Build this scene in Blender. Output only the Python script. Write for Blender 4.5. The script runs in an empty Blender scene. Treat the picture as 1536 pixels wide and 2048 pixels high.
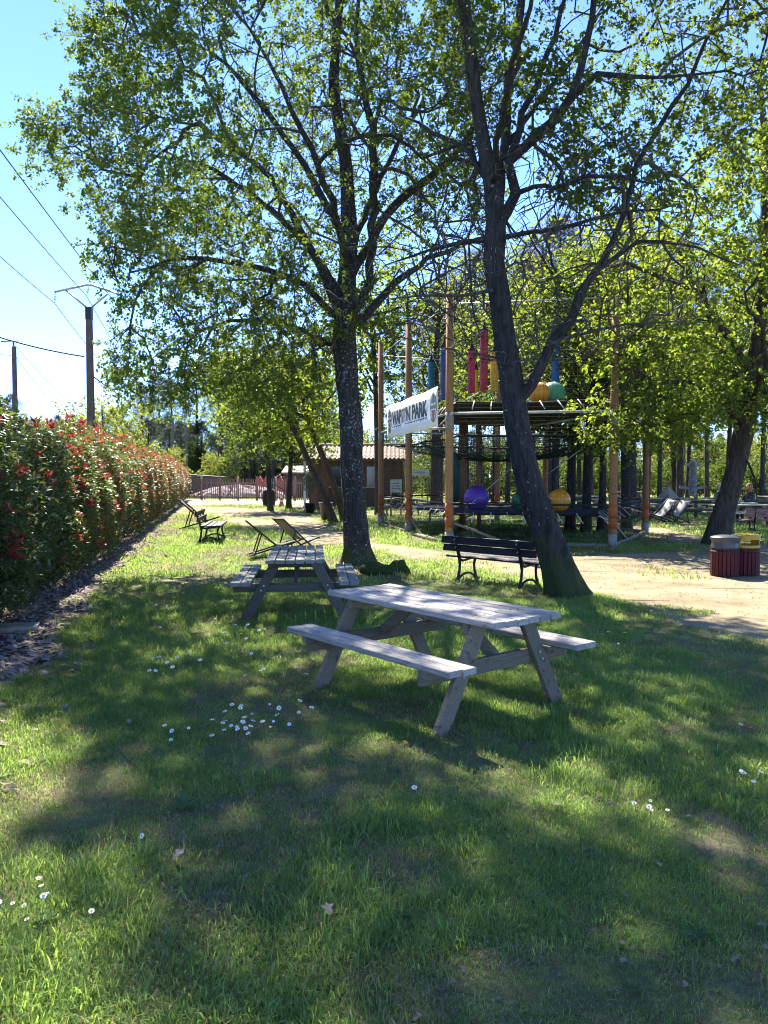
import bpy, bmesh, math, random
import numpy as np
from mathutils import Vector, Matrix, Euler
R = math.radians
random.seed(7); rng = np.random.default_rng(7)
SC = bpy.context.scene
COL = SC.collection
# ------------------------------------------------------------------ camera, sky, sun, exposure
F, PITCH, H = 1560.0, 0.045, 1.685           # focal length in photo pixels, downward pitch, eye height
SUN_AZ, SUN_EL = R(-16), R(48)               # sun ahead of the camera, a little to the left
cam = bpy.data.cameras.new('camera'); cam.sensor_fit = 'VERTICAL'; cam.sensor_height = 36
cam.lens = 36 * F / 2048; cam.clip_start = .05; cam.clip_end = 3000
co = bpy.data.objects.new('camera', cam); COL.objects.link(co)
co.location = (0, 0, H); co.rotation_euler = (math.pi / 2 - PITCH, 0, 0); SC.camera = co
W = bpy.data.worlds.new('World'); SC.world = W; W.use_nodes = True
nt = W.node_tree; bg = nt.nodes['Background']
sky = nt.nodes.new('ShaderNodeTexSky'); sky.sky_type = 'NISHITA'; sky.sun_disc = False
sky.sun_elevation = SUN_EL; sky.sun_rotation = SUN_AZ
sky.air_density = 0.7; sky.dust_density = 0.0; sky.ozone_density = 10; sky.altitude = 1200
tn = nt.nodes.new('ShaderNodeMix'); tn.data_type = 'RGBA'; tn.blend_type = 'MULTIPLY'; tn.inputs[0].default_value = 1; tn.inputs[7].default_value = (.95, .85, .92, 1)   # the camera's white balance of the whole sky
nt.links.new(sky.outputs[0], tn.inputs[6]); nt.links.new(tn.outputs[2], bg.inputs[0]); bg.inputs[1].default_value = 0.058
sl = bpy.data.lights.new('sun', 'SUN'); sl.energy = 2.0; sl.angle = R(0.53); sl.color = (1, .95, .85)
so = bpy.data.objects.new('sun', sl); COL.objects.link(so)
sdir = Vector((math.sin(SUN_AZ) * math.cos(SUN_EL), math.cos(SUN_AZ) * math.cos(SUN_EL), math.sin(SUN_EL)))
so.rotation_euler = sdir.to_track_quat('Z', 'Y').to_euler(); so.location = sdir * 60
SC.view_settings.view_transform = 'Standard'; SC.view_settings.look = 'None'
SC.view_settings.exposure = 3.4; SC.view_settings.gamma = 1; SC.view_settings.use_curve_mapping = False
SC.render.engine = 'CYCLES'
SC.cycles.max_bounces = 8; SC.cycles.diffuse_bounces = 4; SC.cycles.transmission_bounces = 5; SC.cycles.glossy_bounces = 2
SC.cycles.transparent_max_bounces = 8; SC.cycles.use_denoising = True; SC.cycles.sample_clamp_indirect = 6
SC.cycles.filter_width = 1.05; SC.cycles.use_adaptive_sampling = True; SC.cycles.adaptive_threshold = 0.02
# ------------------------------------------------------------------ where a photo pixel lies in the place
_cp, _sp = math.cos(PITCH), math.sin(PITCH)
def _ray(px, py):
    a, b = (px - 768) / F, (1024 - py) / F
    return Vector((a, _cp + b * _sp, -_sp + b * _cp))
def G(px, py):                                # point on the ground
    d = _ray(px, py); t = -H / d.z
    return Vector((d.x * t, d.y * t, 0))
def at(px, py, Y):                            # point at depth Y
    d = _ray(px, py); t = Y / d.y
    return Vector((d.x * t, Y, H + d.z * t))
# ------------------------------------------------------------------ materials
MATS = {}
def mat(name, col=(.5, .5, .5), rough=.7, metal=0, var=.25, scale=8, bump=.0, bscale=40, col2=None, coords='Object', stretch=(1, 1, 1), spec=.3, detail=6):
    if name in MATS: return MATS[name]
    m = bpy.data.materials.new(name); m.use_nodes = True; n = m.node_tree.nodes; L = m.node_tree.links
    p = n['Principled BSDF']; p.inputs['Roughness'].default_value = rough; p.inputs['Metallic'].default_value = metal
    p.inputs['Specular IOR Level'].default_value = spec
    tc = n.new('ShaderNodeTexCoord'); mp = n.new('ShaderNodeMapping'); mp.inputs['Scale'].default_value = stretch
    L.new(tc.outputs[coords], mp.inputs[0])
    nz = n.new('ShaderNodeTexNoise'); nz.inputs['Scale'].default_value = scale; nz.inputs['Detail'].default_value = detail; nz.inputs['Roughness'].default_value = .65
    L.new(mp.outputs[0], nz.inputs['Vector'])
    cr = n.new('ShaderNodeValToRGB'); c2 = col2 or tuple(min(1, c * (1 + var)) for c in col)
    c1 = tuple(c * (1 - var) for c in col)
    cr.color_ramp.elements[0].position = .32; cr.color_ramp.elements[1].position = .68
    cr.color_ramp.elements[0].color = (*c1, 1); cr.color_ramp.elements[1].color = (*c2, 1)
    L.new(nz.outputs[0], cr.inputs[0]); L.new(cr.outputs[0], p.inputs['Base Color'])
    if bump:
        nb = n.new('ShaderNodeTexNoise'); nb.inputs['Scale'].default_value = bscale; nb.inputs['Detail'].default_value = 5
        L.new(mp.outputs[0], nb.inputs['Vector'])
        b = n.new('ShaderNodeBump'); b.inputs['Strength'].default_value = bump; b.inputs['Distance'].default_value = .02
        L.new(nb.outputs[0], b.inputs['Height']); L.new(b.outputs[0], p.inputs['Normal'])
    MATS[name] = m; return m
def leafmat(name, stops, trans=.5, tcol=(.5, .62, .08), rough=.45, spec=.35, rand=True):
    """foliage: per-leaf tint from the 'tint' attribute (plus the instance), light passing through the blade"""
    m = bpy.data.materials.new(name); m.use_nodes = True; n = m.node_tree.nodes; L = m.node_tree.links
    p = n['Principled BSDF']; p.inputs['Roughness'].default_value = rough; p.inputs['Specular IOR Level'].default_value = spec
    a = n.new('ShaderNodeAttribute'); a.attribute_name = 'tint'
    cr = n.new('ShaderNodeValToRGB'); e = cr.color_ramp.elements
    while len(e) < len(stops): e.new(.5)
    for i, (pos, c) in enumerate(stops): e[i].position = pos; e[i].color = (*c, 1)
    L.new(a.outputs['Fac'], cr.inputs[0])
    src = cr.outputs[0]
    if rand:
        oi = n.new('ShaderNodeObjectInfo'); hs = n.new('ShaderNodeHueSaturation')
        mr = n.new('ShaderNodeMapRange'); mr.inputs[3].default_value = .7; mr.inputs[4].default_value = 1.3
        L.new(oi.outputs['Random'], mr.inputs[0]); L.new(mr.outputs[0], hs.inputs['Value']); L.new(src, hs.inputs['Color']); src = hs.outputs[0]
    L.new(src, p.inputs['Base Color'])
    t = n.new('ShaderNodeBsdfTranslucent')
    mx = n.new('ShaderNodeMix'); mx.data_type = 'RGBA'; mx.blend_type = 'MIX'; mx.inputs[0].default_value = .55
    mx.inputs[7].default_value = (*tcol, 1); L.new(src, mx.inputs[6]); L.new(mx.outputs[2], t.inputs['Color'])
    ms = n.new('ShaderNodeMixShader'); ms.inputs[0].default_value = trans
    L.new(p.outputs[0], ms.inputs[1]); L.new(t.outputs[0], ms.inputs[2]); L.new(ms.outputs[0], n['Material Output'].inputs[0])
    MATS[name] = m; return m
def barkmat(name, col, lichen=0.0, moss=0.0, moss_h=1.2, vscale=(9, 9, 1.6), liccol=(.22, .25, .24)):
    m = bpy.data.materials.new(name); m.use_nodes = True; n = m.node_tree.nodes; L = m.node_tree.links
    p = n['Principled BSDF']; p.inputs['Roughness'].default_value = .9; p.inputs['Specular IOR Level'].default_value = .15
    tc = n.new('ShaderNodeTexCoord'); mp = n.new('ShaderNodeMapping'); mp.inputs['Scale'].default_value = vscale
    L.new(tc.outputs['Object'], mp.inputs[0])
    v = n.new('ShaderNodeTexNoise'); v.inputs['Scale'].default_value = 2.2; v.inputs['Detail'].default_value = 7; v.inputs['Roughness'].default_value = .7
    v.inputs['Distortion'].default_value = .6
    L.new(mp.outputs[0], v.inputs['Vector'])
    cr = n.new('ShaderNodeValToRGB'); cr.color_ramp.elements[0].position = .36; cr.color_ramp.elements[1].position = .66
    cr.color_ramp.elements[0].color = (*[c * .45 for c in col], 1); cr.color_ramp.elements[1].color = (*[c * 1.5 for c in col], 1)
    L.new(v.outputs[0], cr.inputs[0]); src = cr.outputs[0]
    def over(fac, c, src):
        x = n.new('ShaderNodeMix'); x.data_type = 'RGBA'; L.new(fac, x.inputs[0]); L.new(src, x.inputs[6]); x.inputs[7].default_value = (*c, 1); return x.outputs[2]
    if lichen:
        z = n.new('ShaderNodeTexNoise'); z.inputs['Scale'].default_value = 24; z.inputs['Detail'].default_value = 3; L.new(tc.outputs['Object'], z.inputs['Vector'])
        z2 = n.new('ShaderNodeTexNoise'); z2.inputs['Scale'].default_value = 1.3; L.new(tc.outputs['Object'], z2.inputs['Vector'])
        ad = n.new('ShaderNodeMath'); ad.operation = 'MULTIPLY_ADD'; ad.inputs[1].default_value = .35; L.new(z2.outputs[0], ad.inputs[0]); L.new(z.outputs[0], ad.inputs[2])
        r = n.new('ShaderNodeMapRange'); r.inputs[1].default_value = .97 - .25 * lichen; r.inputs[2].default_value = 1.02 - .25 * lichen
        L.new(ad.outputs[0], r.inputs[0]); src = over(r.outputs[0], liccol, src)
    if moss:
        sx = n.new('ShaderNodeSeparateXYZ'); L.new(tc.outputs['Object'], sx.inputs[0])
        z = n.new('ShaderNodeTexNoise'); z.inputs['Scale'].default_value = 4; z.inputs['Detail'].default_value = 6; L.new(tc.outputs['Object'], z.inputs['Vector'])
        ma = n.new('ShaderNodeMath'); ma.operation = 'MULTIPLY_ADD'; ma.inputs[1].default_value = -1 / moss_h; ma.inputs[2].default_value = .55
        L.new(sx.outputs[2], ma.inputs[0]); ad = n.new('ShaderNodeMath'); ad.operation = 'ADD'; L.new(ma.outputs[0], ad.inputs[0]); L.new(z.outputs[0], ad.inputs[1])
        r = n.new('ShaderNodeMapRange'); r.inputs[1].default_value = .5; r.inputs[2].default_value = .85; r.inputs[4].default_value = moss; L.new(ad.outputs[0], r.inputs[0])
        src = over(r.outputs[0], (.055, .075, .018), src)
    L.new(src, p.inputs['Base Color'])
    b = n.new('ShaderNodeBump'); b.inputs['Strength'].default_value = .9; b.inputs['Distance'].default_value = .04
    L.new(v.outputs[0], b.inputs['Height']); L.new(b.outputs[0], p.inputs['Normal'])
    MATS[name] = m; return m
# ------------------------------------------------------------------ mesh helpers
def link(name, me, m=None, parent=None):
    o = bpy.data.objects.new(name, me); COL.objects.link(o)
    if m is not None and me is not None:
        if len(me.materials) == 0:
            for q in (m if isinstance(m, (list, tuple)) else [m]): me.materials.append(MATS[q] if isinstance(q, str) else q)
    if parent is not None: o.parent = parent
    return o
def tag(o, label=None, cat=None, group=None, kind=None):
    if label: o['label'] = label
    if cat: o['category'] = cat
    if group: o['group'] = group
    if kind: o['kind'] = kind
    return o
def thing(name, label, cat, loc=(0, 0, 0), rz=0, group=None):
    o = bpy.data.objects.new(name, None); COL.objects.link(o); o.location = loc; o.rotation_euler = (0, 0, rz)
    o.empty_display_size = .2
    return tag(o, label, cat, group)
def dup(root, loc, rz, label, group=None, scale=None):
    r = root.copy(); COL.objects.link(r); r.location = loc; r.rotation_euler = (0, 0, rz); r['label'] = label
    if group: r['group'] = group
    if scale: r.scale = scale if isinstance(scale, (tuple, list)) else (scale,) * 3
    for ch in root.children:
        c = ch.copy(); COL.objects.link(c); c.parent = r
        for g in ch.children:
            d = g.copy(); COL.objects.link(d); d.parent = c
    return r
class MB:
    def __init__(s): s.v = []; s.f = []; s.m = []; s.sm = []
    def add(s, vs, fs, mi=0, smooth=False):
        b = len(s.v); s.v += [tuple(v) for v in vs]
        for f in fs: s.f.append([i + b for i in f]); s.m.append(mi); s.sm.append(smooth)
        return s
    def box(s, c, d, M=None, mi=0, bev=.0):
        x, y, z = [q / 2 for q in d]; c = Vector(c)
        if bev <= 0:
            vs = [Vector((a * x, b * y, e * z)) for e in (-1, 1) for b in (-1, 1) for a in (-1, 1)]
            fs = [(0, 2, 3, 1), (4, 5, 7, 6), (0, 1, 5, 4), (2, 6, 7, 3), (0, 4, 6, 2), (1, 3, 7, 5)]
        else:                                  # chamfered along the four long (x) edges
            k = bev; pr = [(-y + k, -z), (y - k, -z), (y, -z + k), (y, z - k), (y - k, z), (-y + k, z), (-y, z - k), (-y, -z + k)]
            vs = [Vector((sx * x, p[0], p[1])) for sx in (-1, 1) for p in pr]
            fs = [tuple(range(7, -1, -1)), tuple(range(8, 16))] + [(i, (i + 1) % 8, (i + 1) % 8 + 8, i + 8) for i in range(8)]
        if M is not None: vs = [M @ v for v in vs]
        return s.add([v + c for v in vs], fs, mi)
    def beam(s, a, b, w, t, up=(0, 0, 1), mi=0, bev=0.0):
        """bar from a to b: w across (horizontal), t along up"""
        a, b = Vector(a), Vector(b); x = (b - a); L = x.length; x.normalize(); u = Vector(up)
        y = u.cross(x)
        if y.length < 1e-4: y = Vector((1, 0, 0)).cross(x)
        y.normalize(); z = x.cross(y)
        M = Matrix((x, y, z)).transposed()
        return s.box((a + b) / 2, (L, w, t), M, mi, bev)
    def tube(s, pts, r, n=8, mi=0, cap=True, smooth=True):
        pts = [Vector(p) for p in pts]; rs = r if isinstance(r, (list, tuple)) else [r] * len(pts)
        T = [(pts[min(i + 1, len(pts) - 1)] - pts[max(i - 1, 0)]).normalized() for i in range(len(pts))]
        u = T[0].orthogonal().normalized(); vs = []; fs = []
        for i, p in enumerate(pts):
            u = (u - T[i] * u.dot(T[i])); u = u.normalized() if u.length > 1e-6 else T[i].orthogonal().normalized()
            w = T[i].cross(u)
            for k in range(n):
                q = 2 * math.pi * k / n; vs.append(p + (u * math.cos(q) + w * math.sin(q)) * rs[i])
        for i in range(len(pts) - 1):
            for k in range(n): fs.append((i * n + k, i * n + (k + 1) % n, (i + 1) * n + (k + 1) % n, (i + 1) * n + k))
        s.add(vs, fs, mi, smooth)
        if cap:
            b = len(s.v) - len(vs)
            s.f.append([b + k for k in range(n)][::-1]); s.m.append(mi); s.sm.append(False)
            e = b + (len(pts) - 1) * n
            s.f.append([e + k for k in range(n)]); s.m.append(mi); s.sm.append(False)
        return s
    def lathe(s, prof, c=(0, 0, 0), n=20, mi=0, smooth=True, ang=None):
        c = Vector(c); vs = [c + Vector((r * math.cos(2 * math.pi * k / n), r * math.sin(2 * math.pi * k / n), z)) for r, z in prof for k in range(n)]
        fs = [(i * n + k, i * n + (k + 1) % n, (i + 1) * n + (k + 1) % n, (i + 1) * n + k) for i in range(len(prof) - 1) for k in range(n)]
        return s.add(vs, fs, mi, smooth)
    def mesh(s, name):
        me = bpy.data.meshes.new(name); me.from_pydata(s.v, [], s.f)
        me.polygons.foreach_set('material_index', s.m); me.polygons.foreach_set('use_smooth', s.sm); me.update(); return me
    def build(s, name, m, parent=None): return link(name, s.mesh(name), m, parent)
def np_mesh(name, V, Fc, tint=None, smooth=False, mi=None):
    """V (n,3), Fc (k,3 or 4) arrays -> mesh, fast"""
    me = bpy.data.meshes.new(name); V = np.asarray(V, np.float32); Fc = np.asarray(Fc, np.int32); k = Fc.shape[1]
    me.vertices.add(len(V)); me.vertices.foreach_set('co', V.ravel())
    me.loops.add(Fc.size); me.loops.foreach_set('vertex_index', Fc.ravel())
    me.polygons.add(len(Fc)); me.polygons.foreach_set('loop_start', np.arange(0, Fc.size, k, dtype=np.int32))
    if smooth: me.polygons.foreach_set('use_smooth', np.ones(len(Fc), bool))
    if mi is not None: me.polygons.foreach_set('material_index', np.asarray(mi, np.int32))
    if tint is not None:
        a = me.attributes.new('tint', 'FLOAT', 'POINT'); a.data.foreach_set('value', np.asarray(tint, np.float32))
    me.update(calc_edges=True); me.validate(); return me
def rand_dirs(n, rg=rng):
    v = rg.normal(size=(n, 3)); return v / np.linalg.norm(v, axis=1, keepdims=True)
def frames(ax, up):
    """rotation matrices with y along ax and z near up"""
    y = ax / (np.linalg.norm(ax, axis=1, keepdims=True) + 1e-9)
    x = np.cross(y, up); l = np.linalg.norm(x, axis=1, keepdims=True); x = np.where(l > 1e-4, x / (l + 1e-9), np.array([1., 0, 0])); z = np.cross(x, y)
    return np.stack([x, y, z], axis=2)
OAK = np.array([(0, 0, 0), (-.34, .55, .1), (0, 1, -.06), (.34, .55, .1), (0, .5, 0)], float); OAKF = np.array([(0, 4, 1), (1, 4, 2), (0, 3, 4), (4, 3, 2)])
LOB = np.array([(0, 0, 0), (-.2, .25, .05), (-.13, .42, .02), (-.36, .62, .1), (-.12, .75, 0), (0, 1, -.08), (.12, .75, 0), (.36, .62, .1), (.13, .42, .02), (.2, .25, .05)], float)
LOBF = np.array([(0, 2, 1), (0, 8, 2), (0, 9, 8), (2, 4, 3), (2, 8, 4), (8, 6, 4), (8, 7, 6), (4, 6, 5)])
LANCE = np.array([(0, 0, 0), (-.2, .45, .06), (0, 1, -.05), (.2, .45, .06), (0, .45, -.02)], float)
def leaves(P, D, size, T=OAK, TF=OAKF, rg=rng, flat=.8, tint=None):
    """leaf blades at P pointing along D; returns V, F, tint"""
    n = len(P); up = rand_dirs(n, rg) * flat + np.array([0, 0, 1.0])
    M = frames(D, up); S = np.asarray(size).reshape(-1, 1, 1) * np.ones((n, 1, 1))
    V = np.einsum('nij,kj->nki', M, T) * S + P[:, None, :]
    Fc = (TF[None] + (np.arange(n) * len(T))[:, None, None]).reshape(-1, 3)
    if tint is None: tint = rg.random(n)
    return V.reshape(-1, 3), Fc, np.repeat(tint, len(T))
def merge(parts):
    V = []; Fs = []; Ts = []; b = 0
    for v, f, t in parts: V.append(v); Fs.append(f + b); Ts.append(t); b += len(v)
    return np.concatenate(V), np.concatenate(Fs), np.concatenate(Ts)
def inpoly(P, poly):
    x, y = P[:, 0], P[:, 1]; poly = np.asarray(poly, float); c = np.zeros(len(P), bool); j = len(poly) - 1
    for i in range(len(poly)):
        xi, yi = poly[i]; xj, yj = poly[j]
        c ^= ((yi > y) != (yj > y)) & (x < (xj - xi) * (y - yi) / (yj - yi + 1e-12) + xi); j = i
    return c
def vnoise(P, s, seed=0):
    """cheap smooth value noise on 2-D points, 0..1"""
    q = P[:, :2] / s + seed * 17.13; i = np.floor(q).astype(int); f = q - i; f = f * f * (3 - 2 * f)
    def h(a, b): return (np.sin(a * 127.1 + b * 311.7 + seed * 74.7) * 43758.5453) % 1.0
    a = h(i[:, 0], i[:, 1]); b = h(i[:, 0] + 1, i[:, 1]); c = h(i[:, 0], i[:, 1] + 1); d = h(i[:, 0] + 1, i[:, 1] + 1)
    return (a * (1 - f[:, 0]) + b * f[:, 0]) * (1 - f[:, 1]) + (c * (1 - f[:, 0]) + d * f[:, 0]) * f[:, 1]
# ------------------------------------------------------------------ the ground, path, mulch, grass
def groundmat():
    m = bpy.data.materials.new('lawn_soil'); m.use_nodes = True; n = m.node_tree.nodes; L = m.node_tree.links; p = n['Principled BSDF']
    p.inputs['Roughness'].default_value = .95; p.inputs['Specular IOR Level'].default_value = .1
    tc = n.new('ShaderNodeTexCoord')
    def noise(s, d=6):
        z = n.new('ShaderNodeTexNoise'); z.inputs['Scale'].default_value = s; z.inputs['Detail'].default_value = d; z.inputs['Roughness'].default_value = .7
        L.new(tc.outputs['Object'], z.inputs['Vector']); return z.outputs[0]
    def ramp(f, a, b, lo=.35, hi=.65):
        c = n.new('ShaderNodeValToRGB'); c.color_ramp.elements[0].position = lo; c.color_ramp.elements[1].position = hi
        c.color_ramp.elements[0].color = (*a, 1); c.color_ramp.elements[1].color = (*b, 1); L.new(f, c.inputs[0]); return c.outputs[0]
    g = ramp(noise(26), (.09, .115, .04), (.2, .23, .08)); d = ramp(noise(40), (.15, .125, .08), (.34, .28, .17))
    mx = n.new('ShaderNodeMix'); mx.data_type = 'RGBA'; k = n.new('ShaderNodeMapRange'); k.inputs[1].default_value = .52; k.inputs[2].default_value = .68
    L.new(noise(.9, 4), k.inputs[0]); L.new(k.outputs[0], mx.inputs[0]); L.new(g, mx.inputs[6]); L.new(d, mx.inputs[7]); L.new(mx.outputs[2], p.inputs['Base Color'])
    b = n.new('ShaderNodeBump'); b.inputs['Strength'].default_value = .8; b.inputs['Distance'].default_value = .03; L.new(noise(60), b.inputs['Height']); L.new(b.outputs[0], p.inputs['Normal'])
    MATS['lawn_soil'] = m
groundmat()
mat('sand', (.27, .215, .125), .95, 0, .45, 1.1, .8, 70, col2=(.34, .275, .165), detail=10, spec=.1)
mat('mulch', (.12, .09, .07), .95, 0, .5, 14, 1, 60, col2=(.26, .2, .16), spec=.1)
mat('meadow', (.16, .18, .03), .95, 0, .35, 1.6, .6, 30, col2=(.34, .32, .05), spec=.1)
mat('pink_gravel', (.4, .3, .24), .95, 0, .2, 2, .5, 40, spec=.1)
me = bpy.data.meshes.new('ground'); me.from_pydata([(-900, -200, 0), (900, -200, 0), (900, 1500, 0), (-900, 1500, 0)], [], [(0, 1, 2, 3)])
tag(link('ground', me, 'lawn_soil'), 'wide flat lawn with worn brown patches under the trees', 'lawn', kind='structure')
def sheet(name, px, z, m, label, cat, jit=.06, wav=.5):
    """flat patch whose outline wanders a little"""
    P = [G(*q) if len(q) == 2 else Vector(q) for q in px]; out = []
    for i, a in enumerate(P):
        b = P[(i + 1) % len(P)]; n = max(2, min(60, int((b - a).length / .18)))
        nr = Vector((-(b - a).y, (b - a).x, 0)); nr = nr.normalized() if nr.length else nr
        for k in range(n):
            q = a.lerp(b, k / n); s = math.sin(q.x * 3.1 + q.y * 1.7) * .5 + math.sin(q.x * 1.1 - q.y * 2.3) + random.uniform(-1, 1) * .7
            out.append((q.x + nr.x * s * jit, q.y + nr.y * s * jit))
    from mathutils.geometry import delaunay_2d_cdt
    vv, _, ff, *_ = delaunay_2d_cdt([Vector(q) for q in out], [(i, (i + 1) % len(out)) for i in range(len(out))], [], 1, 1e-4)
    me = bpy.data.meshes.new(name); me.from_pydata([(v.x, v.y, z) for v in vv], [], ff); me.update()
    if sum(p.normal.z for p in me.polygons) < 0: me.flip_normals()
    o = tag(link(name, me, m), label, cat, kind='structure'); return out
PATH = [(1900, 1420), (1700, 1340), (1536, 1290), (1420, 1262), (1330, 1236), (1230, 1200), (1130, 1172), (1000, 1147), (870, 1126), (780, 1110), (700, 1094), (620, 1086), (545, 1064), (480, 1053), (452, 1042), (415, 1031), (340, 1028),
        (345, 1015), (450, 1014), (540, 1020), (600, 1025), (636, 1040), (665, 1058), (760, 1086), (860, 1100), (950, 1116), (1090, 1116), (1230, 1108), (1330, 1104), (1420, 1103), (1395, 1096), (1270, 1068), (1180, 1052), (1185, 1042), (1300, 1052), (1430, 1078), (1560, 1093), (1800, 1140)]
path_poly = sheet('path', PATH, .004, 'sand', 'sandy beige footpath curving across the lawn', 'path', .07)
road_poly = sheet('service_road', [(330, 1011), (560, 1011), (700, 1016), (700, 1001), (560, 999), (330, 998)], .004, 'pink_gravel', 'pale sandy track in front of the picket fence', 'road', .1)
HX0, HY0, HS = -4.62, 9.5, -.212             # hedge line: x = HX0 + HS*(y-HY0) is its right face at the ground
hedge_x = lambda y: HX0 + HS * (y - HY0)
mulch = [(hedge_x(y) + w, y, 0) for y, w in ((1.0, .9), (4, 1.0), (6, 1.05), (8, .95), (11, .8), (16, .75), (24, .8), (34, .6), (52, .5))] + [(hedge_x(y) - 2.2, y, 0) for y in (52, 20, 1)]
mulch_poly = sheet('mulch_bed', mulch, .006, 'mulch', 'strip of brown bark mulch along the hedge foot', 'mulch bed', .1)
sheet('meadow', [(60, 68, 0), (-3, 62, 0), (2, 130, 0), (110, 140, 0)], .004, 'meadow', 'sunlit yellow green meadow behind the far fence', 'meadow', .3)

# grass
STOPS_G = [(0, (.09, .165, .045)), (.4, (.145, .245, .06)), (.75, (.215, .30, .08)), (1, (.36, .37, .16))]
leafmat('grass_blade', STOPS_G, .5, (.46, .64, .08), .5, .25)
leafmat('dry_grass', [(0, (.13, .1, .05)), (.5, (.24, .19, .1)), (1, (.36, .31, .19))], .3, (.4, .32, .15), .7, .15)
leafmat('clover', [(0, (.045, .10, .03)), (1, (.09, .16, .05))], .4, (.25, .4, .07), .7, .08)
def blades(n, rad, h, w, lean, rg, tint=None):
    r = rad * np.sqrt(rg.random(n)); a = rg.random(n) * 6.283; base = np.stack([r * np.cos(a), r * np.sin(a), np.full(n, -.004)], 1)
    hh = h * rg.uniform(.45, 1.15, n); d = rg.random(n) * 6.283; ln = lean * rg.uniform(.2, 1.3, n)
    dirv = np.stack([np.cos(d), np.sin(d), np.zeros(n)], 1); side = np.stack([-np.sin(d + rg.normal(0, .6, n)), np.cos(d), np.zeros(n)], 1)
    ww = (w * rg.uniform(.7, 1.2, n))[:, None]
    c1 = base + dirv * (ln * hh * .3)[:, None] + np.array([0, 0, 1]) * (hh * .55)[:, None]
    c2 = base + dirv * (ln * hh)[:, None] + np.array([0, 0, 1]) * (hh * (1 - .35 * ln ** 2).clip(.25, 1))[:, None]
    V = np.stack([base - side * ww, base + side * ww, c1 - side * ww * .75, c1 + side * ww * .75, c2], 1).reshape(-1, 3)
    Fq = np.array([(0, 1, 3), (0, 3, 2), (2, 3, 4)]); Fc = (Fq[None] + (np.arange(n) * 5)[:, None, None]).reshape(-1, 3)
    return V, Fc, np.repeat(rg.random(n) if tint is None else tint, 5)
grg = np.random.default_rng(11)
pc = bpy.data.collections.new('grass_sources')        # sources for the scatter, not linked into the scene
def proto(i, V, Fc, T, m):
    o = bpy.data.objects.new('grass_source_%02d' % i, np_mesh('grass_source', V, Fc, T)); o.data.materials.append(MATS[m]); pc.objects.link(o)
for i in range(5): proto(i, *blades(64, .12, .042, .0019, 1.0, grg), 'grass_blade')        # 0-4 mown lawn
for i in range(5, 8): proto(i, *blades(40, .07, .085, .0022, .8, grg), 'grass_blade')       # 5-7 longer tufts
for i in range(8, 10): proto(i, *blades(56, .13, .03, .0016, 1.5, grg), 'dry_grass')        # 8-9 dry straw
def clover(rg):
    n = 26; r = .12 * np.sqrt(rg.random(n)); a = rg.random(n) * 6.28; P = np.stack([r * np.cos(a), r * np.sin(a), rg.uniform(.015, .05, n)], 1); parts = []
    for k in range(3):
        d = rg.random(n) * .4 + k * 2.094 + a; D = np.stack([np.cos(d), np.sin(d), np.full(n, .15)], 1)
        parts.append(leaves(P, D, rg.uniform(.012, .02, n), OAK * np.array([1.25, 1, 1]), OAKF, rg, .2))
    parts.append(blades(14, .11, .05, .002, .8, rg))
    return merge(parts)
for i in range(10, 12): proto(i, *clover(grg), 'clover')
for i in range(12, 15): proto(i, *blades(60, .3, .075, .006, .9, grg), 'grass_blade')       # 12-14 broad clumps, used far off
for i in range(15, 17): proto(i, *blades(46, .3, .05, .006, 1.2, grg), 'dry_grass')
def scatter(name, P, RZ, S, IDX, coll, label, cat, kind='stuff', tilt=.12):
    me = bpy.data.meshes.new(name); n = len(P); me.vertices.add(n); me.vertices.foreach_set('co', np.asarray(P, np.float32).ravel())
    rot = np.stack([grg.normal(0, tilt, n), grg.normal(0, tilt, n), RZ], 1)
    a = me.attributes.new('rot', 'FLOAT_VECTOR', 'POINT'); a.data.foreach_set('vector', rot.astype(np.float32).ravel())
    a = me.attributes.new('sc', 'FLOAT', 'POINT'); a.data.foreach_set('value', np.asarray(S, np.float32))
    a = me.attributes.new('idx', 'INT', 'POINT'); a.data.foreach_set('value', np.asarray(IDX, np.int32))
    o = tag(link(name, me), label, cat, kind=kind)
    ng = bpy.data.node_groups.new(name + '_scatter', 'GeometryNodeTree'); ng.interface.new_socket('Geometry', in_out='INPUT', socket_type='NodeSocketGeometry'); ng.interface.new_socket('Geometry', in_out='OUTPUT', socket_type='NodeSocketGeometry')
    N = ng.nodes; L = ng.links; gi = N.new('NodeGroupInput'); go = N.new('NodeGroupOutput'); ip = N.new('GeometryNodeInstanceOnPoints')
    ci = N.new('GeometryNodeCollectionInfo'); ci.inputs[0].default_value = coll; ci.inputs['Separate Children'].default_value = True; ci.inputs['Reset Children'].default_value = True
    def na(nm, ty): q = N.new('GeometryNodeInputNamedAttribute'); q.data_type = ty; q.inputs[0].default_value = nm; return q.outputs[0]
    L.new(gi.outputs[0], ip.inputs['Points']); L.new(ci.outputs[0], ip.inputs['Instance']); ip.inputs['Pick Instance'].default_value = True
    L.new(na('idx', 'INT'), ip.inputs['Instance Index']); L.new(na('rot', 'FLOAT_VECTOR'), ip.inputs['Rotation']); L.new(na('sc', 'FLOAT'), ip.inputs['Scale']); L.new(ip.outputs[0], go.inputs[0])
    md = o.modifiers.new('scatter', 'NODES'); md.node_group = ng; return o
def wedge(y0, y1, dens, extra=1.6, k=.56):
    n = int((k * 2 * (y1 * y1 - y0 * y0) / 2 + 2 * extra * (y1 - y0)) * dens)
    y = np.sqrt(grg.uniform(y0 * y0, y1 * y1, n)) if y0 > 3 else grg.uniform(y0, y1, n); x = grg.uniform(-1, 1, n) * (k * y + extra); return np.stack([x, y, np.zeros(n)], 1)
Ps = []; Ss = []; Is = []
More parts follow.
